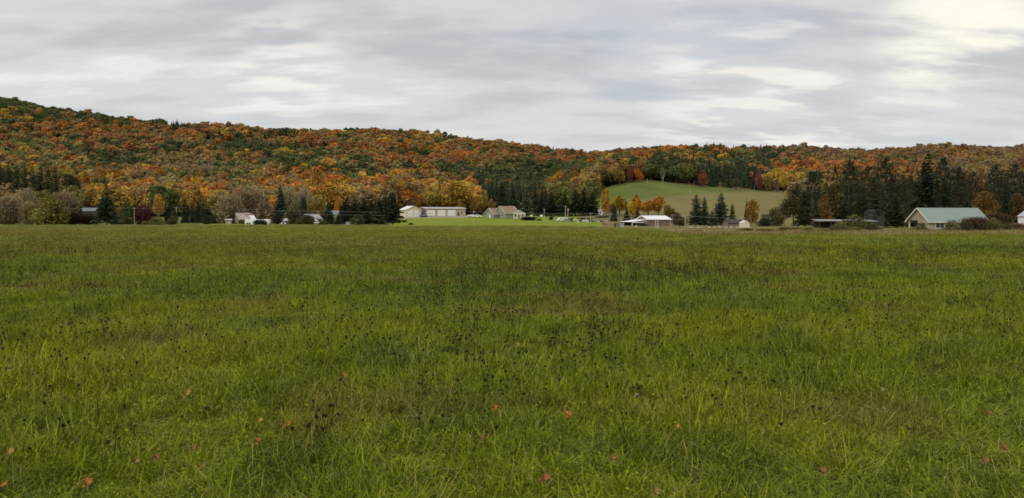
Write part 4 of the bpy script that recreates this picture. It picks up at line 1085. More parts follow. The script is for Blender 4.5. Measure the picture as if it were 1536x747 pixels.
# ------------------------------------------------------------------ single trees and shrubs
TA, TAO, DB, OL = (0.300, 0.235, 0.130), (0.310, 0.250, 0.100), (0.075, 0.052, 0.038), (0.120, 0.110, 0.042)
DK, DG, BG = (0.055, 0.066, 0.033), (0.047, 0.068, 0.027), (0.045, 0.065, 0.035)
GO, OR, YE = (0.360, 0.200, 0.035), (0.420, 0.170, 0.030), (0.500, 0.320, 0.030)
for a in (
 # far left clump
 ('W', 19, 291, 46, 300, TA, 'grey brown bare willow at the left picture edge'),
 ('W', 46, 302, 34, 292, TAO, 'olive tan willow between grey willow and yellow green willow'),
 ('H', 78, 291, 52, 286, (0.200, 0.175, 0.045), 'rounded yellow green willow bush at far left'),
 ('W', 98, 285, 42, 312, TA, 'tall taupe willow rising behind the yellow green one'),
 ('W', 44, 284, 36, 322, (0.240, 0.200, 0.120), 'grey willow top between dark spruces and yellow green willow'),
 ('F', 112, 316, 36, 296, DB, 'dark brown shrub right of the yellow green willow'),
 ('F', 136, 319, 34, 300, (0.070, 0.055, 0.045), 'blackish brown shrub under the broad pine'),
 ('N', 161, 280, 48, 290, BG, 'broad dusky pine with level boughs at left'),
 ('H', 190, 303, 30, 330, (0.070, 0.100, 0.035), 'low green bush right of the broad dusky pine'),
 ('H', 181, 320, 40, 310, OL, 'low olive bush at the foot of the broad dusky pine'),
 ('N', 4, 247, 33, 420, (0.066, 0.077, 0.037), 'black spruce at the left edge of the dark stand'), ('N', 16, 245, 30, 424, (0.066, 0.077, 0.037), 'second black spruce from left in the dark stand'),
 ('N', 28, 246, 30, 420, (0.066, 0.077, 0.037), 'third black spruce from left in the dark stand'), ('N', 40, 245, 30, 426, (0.066, 0.077, 0.037), 'fourth black spruce from left in the dark stand'),
 ('N', 52, 249, 30, 420, (0.066, 0.077, 0.037), 'fifth black spruce from left in the dark stand'), ('N', 64, 247, 30, 424, (0.066, 0.077, 0.037), 'sixth black spruce from left in the dark stand'),
 ('N', 75, 252, 30, 420, (0.046, 0.055, 0.027), 'seventh black spruce from left in the dark stand'), ('N', 86, 254, 33, 415, (0.055, 0.062, 0.027), 'rightmost spruce of the dark stand at far left'),
 ('B', 109, 263, 34, 470, (0.075, 0.070, 0.032), 'dark olive round tree right of the dark spruce stand'), ('B', 127, 258, 24, 560, (0.360, 0.160, 0.035), 'orange tree right of the dark olive one'),
 ('S', 121, 300, 16, 350, (0.046, 0.063, 0.031), 'small dark conifer behind the blackish shrub'),
 ('U', 158, 268, 16, 520, (0.100, 0.090, 0.040), 'narrow brown olive tree above the broad dusky pine'),
 ('B', 178, 253, 24, 600, (0.400, 0.180, 0.035), 'orange tree high behind the broad dusky pine'), ('B', 175, 274, 22, 540, (0.420, 0.170, 0.040), 'light orange tree above the broad dusky pine'),
 ('U', 150, 252, 18, 600, (0.420, 0.250, 0.050), 'pale gold narrow tree in the row above the dusky pine'), ('B', 104, 248, 20, 600, (0.360, 0.260, 0.050), 'gold topped tree behind the dark olive one'),
 # maroon bush and neighbours
 ('H', 218, 303, 34, 305, (0.075, 0.030, 0.030), 'dark maroon round bush by the leftmost pole'), ('G', 238, 291, 26, 312, (0.420, 0.250, 0.050), 'thin yellow birch with pale trunk above the maroon bush'),
 ('B', 249, 280, 52, 335, (0.115, 0.135, 0.045), 'wide green maple behind the yellow birch'), ('H', 257, 305, 22, 316, (0.050, 0.060, 0.030), 'dark green bush under the green maple'),
 ('H', 236, 325, 32, 288, (0.160, 0.150, 0.045), 'low yellow green mound below the yellow birch'), ('H', 259, 323, 16, 292, (0.110, 0.120, 0.045), 'low grey green bush at the foot of the second pole'),
 ('H', 217, 331, 14, 290, (0.170, 0.140, 0.050), 'small tan clump under the maroon bush'),
 ('N', 278, 294, 18, 326, (0.047, 0.062, 0.034), 'tallest dark spruce right of the second pole'), ('N', 289, 303, 16, 324, DK, 'round dark spruce right of the tallest one'), ('N', 298, 301, 16, 326, (0.047, 0.062, 0.034), 'third dark spruce in the clump by the second pole'),
 ('N', 305, 300, 12, 330, (0.047, 0.062, 0.034), 'thin dark spruce at the right of the clump'), ('H', 310, 320, 14, 318, (0.046, 0.058, 0.031), 'small dark bush right of the dark spruce clump'),
 ('U', 215, 271, 13, 590, YE, 'small bright yellow tree on the slope above the maroon bush'), ('U', 295, 265, 20, 605, (0.550, 0.370, 0.020), 'brightest yellow oval tree on the lower slope above the spruce clump'),
 ('U', 283, 263, 15, 605, (0.400, 0.130, 0.040), 'orange red tree touching the brightest yellow one'), ('U', 240, 254, 22, 640, (0.460, 0.190, 0.030), 'orange tree on the slope high above the yellow birch'),
 ('U', 304, 252, 14, 645, (0.360, 0.230, 0.050), 'slim olive gold tree upper right of the brightest yellow one'), ('B', 316, 271, 26, 575, (0.200, 0.135, 0.065), 'brown bare tree right of the brightest yellow one'),
 ('W', 342, 288, 46, 340, TA, 'round bare taupe willow left of the rusty roofed barn'), ('W', 384, 283, 58, 362, (0.320, 0.240, 0.130), 'largest round bare taupe willow behind the rusty roofed barn'),
 ('H', 330, 318, 34, 352, (0.070, 0.095, 0.035), 'green hedge bush under the left taupe willow'), ('H', 318, 322, 24, 345, (0.090, 0.100, 0.040), 'olive hedge bush left of the tiny white roofed shed'), ('F', 358, 318, 18, 356, (0.110, 0.100, 0.050), 'dusky brush behind the weathered barn'),
 ('F', 362, 330, 10, 332, (0.150, 0.150, 0.050), 'tiny weed clump at the barn wall'),
 # middle left
 ('H', 391.5, 327, 23, 296, (0.047, 0.068, 0.037), 'round dark green bush in front of the white trailer'), ('S', 421, 274, 31, 352, (0.041, 0.066, 0.041), 'tall lone dark spruce right of the large taupe willow'),
 ('H', 416, 316, 9, 325, (0.070, 0.030, 0.030), 'small maroon ball-shaped bush under the tall lone spruce'), ('W', 436, 281, 30, 375, TA, 'taupe willow behind the tall lone spruce'), ('W', 456, 282, 34, 380, (0.320, 0.250, 0.150), 'pinkish taupe willow above the dark house'),
 ('H', 444, 296, 24, 348, (0.155, 0.165, 0.075), 'pale grey green round tree above the low shed'), ('F', 441, 312, 20, 322, (0.100, 0.075, 0.040), 'brown bushy tree before the dark house'), ('H', 450, 325, 18, 316, (0.120, 0.120, 0.045), 'low olive bush in front of the dark house'),
 ('U', 457, 296, 14, 345, (0.068, 0.068, 0.037), 'dark narrow tree left of the dark house roof'), ('U', 474, 252, 28, 470, (0.400, 0.210, 0.045), 'tall pointed orange gold poplar above the dark house'), ('B', 490, 281, 24, 440, (0.320, 0.200, 0.035), 'round gold tree right of the pointed poplar'),
 ('B', 478, 295, 26, 362, (0.250, 0.180, 0.045), 'olive gold round tree before the pointed poplar'), ('B', 462, 299, 20, 364, (0.240, 0.180, 0.050), 'dull gold tree right above the dark house'), ('S', 493, 300, 24, 320, (0.043, 0.066, 0.034), 'dark spruce left of the white gabled house'),
 ('U', 508, 294, 18, 366, (0.460, 0.230, 0.045), 'pale orange oval tree behind the white gabled house'), ('H', 430, 318, 16, 340, (0.140, 0.130, 0.060), 'grey tan bush left of the brown bushy tree'),
 ('N', 507, 322, 25, 282, (0.085, 0.100, 0.045), 'olive young pine in front of the white gabled house'), ('N', 551, 316, 44, 280, (0.085, 0.095, 0.040), 'wide olive young pine before the black spruce row'), ('H', 537, 321, 24, 286, (0.090, 0.085, 0.040), 'grey olive bush left of the wide young pine'),
 ('N', 573, 325, 18, 280, (0.080, 0.095, 0.040), 'small olive pine bush right of the wide young pine'), ('H', 484, 331, 18, 296, (0.100, 0.110, 0.040), 'low weeds bush by the pole at the dark house'),
 ('N', 520, 296, 37, 330, (0.036, 0.049, 0.027), 'leftmost black spruce of the row left of the garages'), ('N', 532, 297, 34, 334, (0.036, 0.049, 0.027), 'second black spruce of the row left of the garages'), ('N', 546, 297, 34, 332, (0.036, 0.049, 0.027), 'third black spruce of the row left of the garages'),
 ('N', 558, 300, 31, 334, (0.036, 0.049, 0.027), 'fourth black spruce of the row left of the garages'), ('N', 570, 297, 34, 330, (0.036, 0.049, 0.027), 'fifth black spruce of the row left of the garages'), ('N', 578, 294, 34, 334, (0.036, 0.049, 0.027), 'sixth black spruce of the row left of the garages'),
 ('N', 516, 304, 28, 346, (.026, .034, .022), 'lowest blackish conifer tucked behind the left end of the black row'), ('N', 540, 303, 30, 348, (.026, .034, .022), 'blackish conifer filling behind the third spruce of the black row'), ('N', 563, 303, 30, 350, (.026, .034, .022), 'blackish conifer filling behind the fifth spruce of the black row'),
 ('H', 525, 314, 30, 318, (.024, .030, .020), 'dark bush at the left foot of the black spruce row'), ('H', 562, 312, 34, 316, (.024, .030, .020), 'dark bush at the middle foot of the black spruce row'), ('F', 462, 322, 22, 312, (.10, .085, .04), 'dull brown brush hiding the left part of the dark house'), ('N', 511, 308, 14, 330, (.035, .042, .025), 'small dark conifer at the right wall of the white gabled house'),
 ('N', 589, 287, 40, 296, (0.030, 0.041, 0.024), 'big blunt black spruce touching the cream garage'), ('H', 616, 334, 10, 268, (0.068, 0.068, 0.031), 'small dark bush alone on the lawn edge before the garages'),
 ('B', 522, 264, 24, 600, (0.450, 0.260, 0.035), 'golden round tree above the black spruce row'), ('B', 539, 270, 22, 600, (0.460, 0.210, 0.035), 'orange tree right of the golden one above the black spruces'), ('B', 564, 274, 24, 590, (0.380, 0.220, 0.040), 'dull gold tree above the right black spruces'),
 ('B', 553, 276, 22, 610, (0.360, 0.250, 0.050), 'yellow olive tree between two orange ones above the black spruces'), ('B', 587, 281, 20, 540, (0.440, 0.190, 0.035), 'orange tree behind the big blunt black spruce'), ('N', 500, 272, 22, 540, (0.070, 0.075, 0.040), 'dusky olive tree between the pointed poplar and golden round tree'),
 ('B', 593, 266, 24, 620, (0.450, 0.250, 0.040), 'warm gold tree on the slope above the cream garage'), ('B', 616, 297, 14, 440, (0.130, 0.115, 0.070), 'grey bare tree behind the cream garage'),
 # behind the garages
 ('B', 627, 291, 20, 450, (0.360, 0.190, 0.035), 'gold brown tree right behind the cream garage roof'), ('U', 647, 281, 20, 452, (0.380, 0.210, 0.030), 'golden tree behind the flagpole'), ('B', 666, 284, 22, 452, (0.290, 0.165, 0.050), 'brownish tree behind the second white door'),
 ('U', 685, 283, 18, 450, (0.380, 0.220, 0.035), 'golden tree above the third white door'), ('B', 703, 279, 30, 455, (0.340, 0.190, 0.040), 'wide gold brown tree right of the long garage'), ('U', 725, 286, 18, 445, (0.310, 0.220, 0.055), 'olive gold tree left of the brown roofed house'),
 ('B', 738, 299, 16, 440, (0.240, 0.145, 0.050), 'russet tree behind the left wing of the brown roofed house'), ('B', 714, 300, 22, 440, (0.260, 0.170, 0.040), 'low dull gold tree behind the white pickup'), ('B', 692, 303, 18, 440, (0.260, 0.160, 0.040), 'low brown gold tree behind the tan garage end'),
 ('N', 752, 270, 30, 450, (0.045, 0.062, 0.030), 'dark green pine behind the brown roofed house'), ('N', 770, 276, 28, 446, (0.055, 0.070, 0.035), 'dusky green pine above the brown roof'), ('N', 790, 284, 32, 430, (0.110, 0.115, 0.065), 'grey green feathery pine right of the brown roofed house'),
 ('F', 790, 325, 30, 384, (0.050, 0.060, 0.030), 'dark low hedge before the cream porch'), ('H', 809, 328, 10, 384, (0.050, 0.060, 0.030), 'small dark bush right of the low hedge'), ('H', 826.5, 321, 8, 400, (0.041, 0.061, 0.025), 'round dark ball bush on the bank by the canopy'),
 ('N', 812, 289, 34, 450, (0.047, 0.062, 0.036), 'blackish pine above the white boards'), ('N', 827, 287, 36, 452, (0.047, 0.062, 0.036), 'blackish pine above the canopy'), ('B', 801, 276, 22, 680, (0.360, 0.190, 0.035), 'small orange tree on the slope above the blackish pines'),
 ('N', 847, 290, 28, 445, (0.047, 0.055, 0.026), 'dark brown green pine left of the big black ones'), ('N', 863, 283, 34, 448, (0.041, 0.055, 0.031), 'left of three big black spruces behind the gravestones'), ('N', 876, 281, 34, 446, (0.041, 0.055, 0.031), 'middle of three big black spruces behind the gravestones'), ('N', 888, 288, 34, 448, (0.041, 0.055, 0.031), 'right of three big black spruces left of the church tower'),
 ('B', 836, 258, 22, 690, (0.420, 0.200, 0.035), 'orange round tree on the slope left of the yellow one'), ('B', 851, 254, 22, 690, (0.240, 0.170, 0.060), 'brown tree between orange and yellow trees on the slope'), ('U', 873, 255, 16, 640, (0.440, 0.310, 0.050), 'yellow tree at the left end of the green pasture'), ('B', 862, 252, 16, 660, (0.300, 0.160, 0.050), 'rusty tree close left of the yellow one by the pasture'),
 ('F', 868, 327, 40, 420, (0.050, 0.060, 0.030), 'low dark brush under the three big black spruces'), ('F', 905, 324, 24, 430, (0.061, 0.068, 0.033), 'dark brush at the foot of the church tower'), ('H', 906.5, 338, 8, 330, (0.068, 0.074, 0.031), 'tiny dark bush on the lawn edge right of the cemetery'),
 # gold row before the pasture
 ('U', 909, 284, 20, 440, (0.400, 0.200, 0.035), 'orange tree at the left end of the gold row below the pasture'), ('B', 929, 293, 28, 438, (0.340, 0.220, 0.030), 'broad golden tree of the row below the pasture'), ('U', 954, 292, 20, 436, (0.420, 0.200, 0.030), 'tall orange gold tree of the row below the pasture'),
 ('B', 949, 303, 16, 425, (0.460, 0.280, 0.030), 'bright yellow low tree between two small dark spruces'), ('B', 972, 300, 26, 432, (0.360, 0.170, 0.030), 'orange brown tree behind the white barn roof'), ('B', 988, 295, 26, 434, (0.420, 0.200, 0.030), 'orange tree above the right part of the white barn roof'), ('B', 1004, 308, 24, 415, (0.200, 0.140, 0.040), 'olive brown tree at the right end of the gold row'),
 ('B', 919, 306, 16, 436, (0.240, 0.120, 0.040), 'russet low tree right of the church tower'),
 ('S', 921, 303, 14, 400, (0.055, 0.066, 0.034), 'small dark spruce left of three right of the church tower'), ('S', 940, 308, 14, 398, (0.055, 0.062, 0.037), 'small dark spruce in the middle of three right of the church tower'), ('S', 956, 308, 13, 396, (0.062, 0.062, 0.037), 'small dark spruce nearest the white barn roof'),
 ('H', 965, 334, 22, 285, (0.070, 0.075, 0.030), 'dark bush at the barn wall beside the lean-to'), ('F', 1013, 318, 18, 330, (0.130, 0.110, 0.050), 'dull brush right of the barn'), ('F', 1022, 325, 16, 300, (0.100, 0.085, 0.045), 'brown brush by the thick pole'),
 ('N', 1044, 291, 34, 270, (0.058, 0.072, 0.046), 'left twin spruce with two tops'), ('N', 1056, 295, 26, 272, (0.058, 0.072, 0.046), 'second top close right of the left twin spruce'), ('N', 1081, 288, 36, 268, (0.050, 0.066, 0.042), 'tall pointed right twin spruce'), ('N', 1098, 305, 20, 272, (0.050, 0.068, 0.028), 'mid green pine leaning on the right twin spruce'), ('N', 1068, 315, 18, 276, (0.050, 0.060, 0.040), 'low dark pine between the twin spruces'),
 ('U', 1126, 300, 28, 280, (0.320, 0.190, 0.040), 'gold larch-like tree by the slim pole'), ('S', 1119, 297, 10, 284, (0.060, 0.060, 0.030), 'dark pointed conifer top at the left of the gold tree'), ('H', 1147, 321, 24, 285, (0.055, 0.065, 0.045), 'blue green bush right of the gold tree'), ('F', 1166, 310, 26, 290, (0.160, 0.150, 0.070), 'thin grey green bush at the pasture foot'),
 # pasture top edge
 ('U', 1053, 256, 17, 606, (0.250, 0.085, 0.060), 'red maple alone among dark conifers at the pasture top'), ('U', 1137, 259, 14, 604, (0.240, 0.085, 0.060), 'second red maple at the right of the pasture top'), ('B', 1149, 264, 16, 602, (0.220, 0.165, 0.050), 'olive gold tree right of the second red maple'), ('B', 1175, 262, 16, 604, (0.420, 0.290, 0.050), 'yellow tree at the right end of the pasture top'),
 ('B', 1103, 267, 14, 600, (0.100, 0.115, 0.050), 'small olive tree before the dark conifers'), ('U', 944, 248, 14, 604, (0.250, 0.085, 0.055), 'red tree at the left corner of the pasture top'), ('B', 957, 252, 18, 604, (0.440, 0.160, 0.035), 'orange red tree at the left corner of the pasture top'), ('B', 929, 253, 22, 596, (0.250, 0.185, 0.050), 'olive gold tree on the left pasture edge'),
 ('G', 994, 252, 12, 602, (0.170, 0.170, 0.080), 'pale trunked thin tree at the pasture top'), ('B', 1163, 270, 10, 600, (0.190, 0.150, 0.080), 'greyish small tree between olive and yellow ones'),
 # right pine group
 ('B', 1190, 292, 40, 262, (0.085, 0.080, 0.035), 'dark olive broadleaf at the left end of the big pine group'), ('N', 1206, 285, 40, 252, (0.062, 0.066, 0.031), 'rounded dark tree in the big pine group'), ('P', 1217, 257, 50, 248, DK, 'ragged dark pine leftmost of the tall ones at right'), ('B', 1246, 277, 40, 240, (0.100, 0.085, 0.035), 'olive brown broadleaf among the tall dark pines'),
 ('B', 1237, 293, 26, 236, (0.170, 0.100, 0.035), 'russet broadleaf low among the tall dark pines'), ('P', 1272, 239, 54, 244, DK, 'tall ragged pine left of centre in the big pine group'), ('N', 1262, 270, 34, 250, (0.058, 0.062, 0.027), 'dense dark pine behind the mounded bush'),
 ('P', 1302, 249, 46, 238, (0.050, 0.058, 0.027), 'ragged pine above the batting net, left'), ('P', 1326, 236, 56, 242, (0.050, 0.058, 0.027), 'tall ragged pine with open boughs above the batting net'), ('N', 1312, 288, 44, 232, (0.054, 0.062, 0.031), 'dark lower pine behind the batting net'), ('P', 1352, 262, 40, 246, (0.072, 0.070, 0.031), 'thin ragged pine left of the tallest spruce'),
 ('N', 1390, 226, 52, 226, (0.030, 0.039, 0.024), 'tallest and densest black spruce behind the green roofed house'), ('S', 1384, 238, 60, 230, (0.034, 0.041, 0.024), 'wide black spruce close behind the tallest one'), ('P', 1412, 236, 44, 240, (0.046, 0.055, 0.031), 'leaning dark pine right of the tallest spruce'), ('N', 1416, 275, 44, 222, (0.034, 0.041, 0.024), 'dark spruce low behind the green roof'),
 ('P', 1436, 250, 46, 244, (0.062, 0.058, 0.030), 'thin brownish pine above the green roof'), ('P', 1458, 258, 46, 238, (0.065, 0.058, 0.030), 'open brownish pine above the right end of the green roof'), ('B', 1470, 256, 22, 262, (0.250, 0.155, 0.070), 'tan brown broadleaf top between open pines'), ('B', 1477, 288, 42, 216, (0.170, 0.100, 0.030), 'golden brown broadleaf right of the green roof'),
 ('P', 1492, 247, 50, 236, (0.065, 0.064, 0.035), 'open pine right of the tan brown broadleaf'), ('P', 1520, 245, 54, 240, (0.065, 0.064, 0.035), 'open wide pine near the right picture edge'), ('S', 1507, 270, 26, 212, (0.038, 0.043, 0.025), 'narrow black spruce near the right picture edge'), ('P', 1540, 252, 44, 230, (0.062, 0.061, 0.033), 'pine cut by the right picture edge'), ('B', 1527, 290, 30, 220, (0.110, 0.075, 0.035), 'russet brown broadleaf low at the right edge'),
 ('N', 1343, 290, 40, 230, (0.050, 0.055, 0.027), 'dark pine left of the green roofed house'), ('N', 1450, 300, 40, 232, (0.070, 0.061, 0.027), 'dull brown pine close behind the green roof'), ('N', 1288, 296, 36, 236, (0.062, 0.066, 0.031), 'dark pine right behind the mounded bush'), ('F', 1497, 318, 40, 200, (0.120, 0.080, 0.040), 'brown brush under the narrow black spruce'),
 # brush at the right field margin
 ('H', 1282, 322, 60, 138, (0.130, 0.125, 0.045), 'largest mounded olive bush before the shelter'), ('H', 1262, 334, 34, 130, (0.145, 0.130, 0.050), 'lower left shoulder bush of the mounded one'), ('H', 1306, 333, 32, 132, (0.125, 0.115, 0.045), 'lower right shoulder bush of the mounded one'), ('H', 1283, 340, 30, 118, (0.170, 0.155, 0.060), 'pale olive weeds bush before the mounded one'),
 ('H', 1213, 341, 26, 125, (0.100, 0.100, 0.035), 'dark olive low bush left of the mounded one'), ('F', 1185, 340, 40, 140, (0.170, 0.145, 0.050), 'tan green brush below the dark olive broadleaf'), ('H', 1232, 342, 24, 122, (0.160, 0.140, 0.045), 'yellow olive low bush left of the shoulder bush'), ('F', 1150, 343, 44, 150, (0.170, 0.145, 0.050), 'tan green brush below the blue green bush'),
 ('H', 1382, 333, 24, 120, (0.150, 0.140, 0.065), 'grey olive bush in front of the porch window'), ('H', 1427, 330, 32, 116, (0.145, 0.125, 0.055), 'upright olive bush before the middle of the green roofed house'), ('H', 1447, 331, 28, 122, (0.090, 0.085, 0.045), 'dark olive bush right of the upright one'), ('F', 1470, 325, 54, 126, (0.130, 0.100, 0.055), 'wide brown brush before the right end of the house'), ('H', 1489, 327, 32, 124, (0.145, 0.125, 0.050), 'olive bush right of the wide brown brush'),
 ('H', 1510, 334, 24, 118, (0.120, 0.105, 0.050), 'rounded olive bush near the right picture edge'), ('F', 1530, 334, 26, 122, (0.160, 0.105, 0.060), 'reddish tan brush at the right picture edge'), ('H', 1355, 344, 16, 118, (0.130, 0.120, 0.050), 'tiny olive bush left of the porch post'),
 ('H', 1033, 345, 16, 150, (0.070, 0.070, 0.025), 'dark weed bush left in the strip below the pale blocks'), ('H', 1048, 346, 18, 152, (0.075, 0.070, 0.025), 'second dark weed bush in the strip below the pale blocks'), ('H', 1072, 346, 18, 150, (0.090, 0.080, 0.030), 'brownish weed bush in the strip below the pale blocks'), ('H', 1108, 344, 14, 155, (0.090, 0.085, 0.030), 'olive weed bush below the tiny cream building'), ('F', 1120, 342, 20, 160, (0.160, 0.140, 0.050), 'pale weed bush at the foot of the slim pole'),
 ): plant(*a, group=None)

# ------------------------------------------------------------------ the meadow
def tuft(seed, nb, rad, hmin, hmax, wd, nleaf=0, straw=0.08, arch=1.0):
    rng = np.random.default_rng(seed); V, fn, lp, rn, st = [], [], [], [], []
    def strip(pts, ws, r, s):
        b = len(V)
        for (p, sd, w) in zip(pts, [None] * len(pts), ws): pass
        for i, p in enumerate(pts):
            if i == len(pts) - 1: V.append(p)
            else: V.append(p - side * ws[i]); V.append(p + side * ws[i])
        k = len(pts) - 1
        for i in range(k - 1):
            a = b + 2 * i; lp.extend([a, a + 1, a + 3, a + 2]); fn.append(4); rn.append(r); st.append(s)
        a = b + 2 * (k - 1); lp.extend([a, a + 1, a + 2]); fn.append(3); rn.append(r); st.append(s)
    for i in range(nb):
        a = rng.uniform(0, 6.28); r0 = rad * math.sqrt(rng.random()); base = np.array([math.cos(a) * r0, math.sin(a) * r0, -0.02])
        h = rng.uniform(hmin, hmax) * (0.75 if rng.random() < .5 else 1); yaw = rng.uniform(0, 6.28)
        d = np.array([math.cos(yaw), math.sin(yaw), 0]); side = np.array([-d[1], d[0], 0]) * 0.5
        bend = arch * abs(rng.normal(0.55, 0.45)); lean0 = rng.uniform(0.05, 0.45) if arch < 1.2 else rng.uniform(0.1, 0.95); pts = [base]; ang = lean0
        n = 4
        for k in range(n):
            ang2 = ang + bend * (k + 1) / n * 0.9; pts.append(pts[-1] + h / n * (d * math.sin(ang2) + np.array([0, 0, math.cos(ang2)]))); ang = ang + bend / n * 0.9
        w = wd * rng.uniform(0.6, 1.4)
        strip(pts, [w, w, w * .85, w * .55], np.clip(rng.normal(.5, .22), 0, 1), 1.0 * (rng.random() < straw) * rng.uniform(.5, 1))
    for i in range(nleaf):
        a = rng.uniform(0, 6.28); r0 = rad * 1.1 * math.sqrt(rng.random()); c = np.array([math.cos(a) * r0, math.sin(a) * r0, rng.uniform(.02, hmax * .45)])
        nrm = unit(np.array([0, 0, 1.0]) + .6 * rng.normal(size=3)); t = unit(np.cross(nrm, rng.normal(size=3))); bb = np.cross(nrm, t); s = rng.uniform(.008, .017)
        b = len(V); V.extend([c - t * s, c - bb * s * .6, c + t * s, c + bb * s * .6]); lp.extend([b, b + 1, b + 2, b + 3]); fn.append(4); rn.append(rng.uniform(.2, .7)); st.append(0)
    return np_mesh('grass_tuft', np.array(V), fn, lp, [GRASS], {'rnd': ('FACE', np.array(rn)), 'straw': ('FACE', np.array(st))})
TUFTS = protos('grass_tuft', [tuft(400 + i, 120, .11, .09, .27, .0044, 12, .06, 1.6) for i in range(7)] + [tuft(420 + i, 75, .14, .18, .38, .0050, 3, .10, 2.4) for i in range(4)]
               + [tuft(440 + i, 130, .26, .10, .25, .0075, 10, .05, 1.6) for i in range(5)] + [tuft(460 + i, 190, .85, .10, .26, .017, 0, .05, 1.4) for i in range(5)])
def wedge(n, y0, y1, rng, half=0.86, pad=2.5):
    y = np.sqrt(rng.uniform(y0 * y0, y1 * y1, n)); x = rng.uniform(-1, 1, n) * (half * y + pad); return x, y
def field_tint(x, y, rng, n):
    a = vnoise(x, y, 2.2, 31); b = vnoise(x, y, 9, 32); c = vnoise(x, y, 0.75, 33); f = vnoise(x, y * .6, 28, 34)
    g1 = np.array([.104, .150, .006]); g2 = np.array([.182, .200, .008]); g3 = np.array([.062, .097, .008]); br = np.array([.168, .124, .026])
    m = (np.clip(.5 + 1.1 * (b - .5) + .9 * (a - .5), 0, 1))[:, None]
    t = g1 * (1 - m) + g2 * m
    k = np.clip((c - .55) * 2.2, 0, 1)[:, None] * .8; t = t * (1 - k) + g3 * k
    k = np.clip((vnoise(x, y, 1.6, 35) - .62) * 3, 0, 1)[:, None] * .65; t = t * (1 - k) + br * k
    k = np.clip((f - .5) * 2.0, 0, 1)[:, None] * np.clip((y - 18) / 30, 0, 1)[:, None] * .6; t = t * (1 - k) + br * .85 * k
    far = np.clip((y - 25) / 60, 0, 1)[:, None] * .35; t = t * (1 - far) + np.array([.200, .182, .014]) * far
    return t * rng.uniform(.8, 1.2, (n, 1))
def build_grass():
    rng = np.random.default_rng(77); P, S, Rr, T, I = [], [], [], [], []
    def add(x, y, idx, sc, sz):
        n = len(x); P.append(np.stack([x, y, terrain(x, y)], 1)); T.append(field_tint(x, y, rng, n)); I.append(idx)
        hp = .70 + .65 * vnoise(x, y, 1.1, 36) * (0.6 + .8 * vnoise(x, y, 4, 37))
        s = sc * rng.uniform(.8, 1.25, n); S.append(np.stack([s, s, s * hp * sz], 1)); Rr.append(np.stack([rng.normal(0, .1, n), rng.normal(0, .1, n), rng.uniform(0, 6.28, n)], 1))
    x, y = wedge(17000, 1.5, 15, rng); keep = rng.random(len(x)) < .14 + 1.25 * vnoise(x, y, .40, 38); x, y = x[keep], y[keep]
    add(x, y, rng.integers(0, 7, len(x)), 1.0, 1.0)
    x, y = wedge(15000, 1.5, 17, rng); add(x, y, rng.integers(0, 7, len(x)), 1.15, .42)
    x, y = wedge(5200, 1.5, 22, rng); keep = vnoise(x, y, 1.3, 39) > .52; x, y = x[keep], y[keep]; add(x, y, rng.integers(7, 11, len(x)), 1.0, .95)
    x, y = wedge(16000, 13, 46, rng, .8); add(x, y, rng.integers(11, 16, len(x)), 1.2, .5)
    x, y = wedge(30000, 13, 44, rng, .8); keep = rng.random(len(x)) < .15 + 1.2 * vnoise(x, y, .8, 40); x, y = x[keep], y[keep]; add(x, y, rng.integers(11, 16, len(x)), 1.0, 1.0)
    x, y = wedge(19000, 40, 120, rng, .8); px = CX + F * x / y; ok = ~((px > 1005) & (y > 87 + 10 * np.sin(px / 37))); x, y = x[ok], y[ok]; add(x, y, rng.integers(16, 21, len(x)), 1.0, .75)
    x, y = wedge(16000, 110, 262, rng, .76)
    px = CX + F * x / y; ok = ~((px > 985) & (y > 88)) & ~((px > 585) & (px < 905) & (y > 212)) & ~((px > 890) & (y > 180)); x, y = x[ok], y[ok]
    add(x, y, rng.integers(16, 21, len(x)), 1.5, .36)
    instancer('grass', np.vstack(P), np.vstack(Rr), np.vstack(S), np.vstack(T), np.concatenate(I), TUFTS, 'long mixed meadow grass covering the hay field', 'grass')
build_grass()
# tall brown weeds along the right margin
WEEDS = protos('weed_clump', [tuft(500 + i, 120, .8, .35, .95, .022, 0, .35, .5) for i in range(4)])
def build_weeds():
    rng = np.random.default_rng(78); x, y = wedge(15000, 80, 235, rng, .76); px = CX + F * x / y
    ok = (px > 1005) & (y > 88 + 10 * np.sin(px / 37)) | ((px > 900) & (y > 182)); ok &= ~((px > 1295) & (px < 1362) & (y > 150) & (y < 225)); x, y, px = x[ok], y[ok], px[ok]; n = len(x)
    a = vnoise(x, y, 7, 41)[:, None]; b = vnoise(x, y, 16, 42)[:, None]
    t = np.array([.25, .19, .085]) * a + np.array([.14, .14, .045]) * (1 - a); t = t * (.7 + .6 * b)
    s = rng.uniform(.8, 1.4, n); hz = s * (.25 + .9 * vnoise(x, y, 5, 43)) * np.where(px > 1180, .85, np.where(y > 135, .22, .6))
    instancer('weeds', np.stack([x, y, terrain(x, y)], 1), np.stack([0 * s, 0 * s, rng.uniform(0, 6.28, n)], 1), np.stack([s, s, hz], 1), t, rng.integers(0, 4, n), WEEDS, 'tall tan weeds along the right margin of the field', 'weeds')
build_weeds()
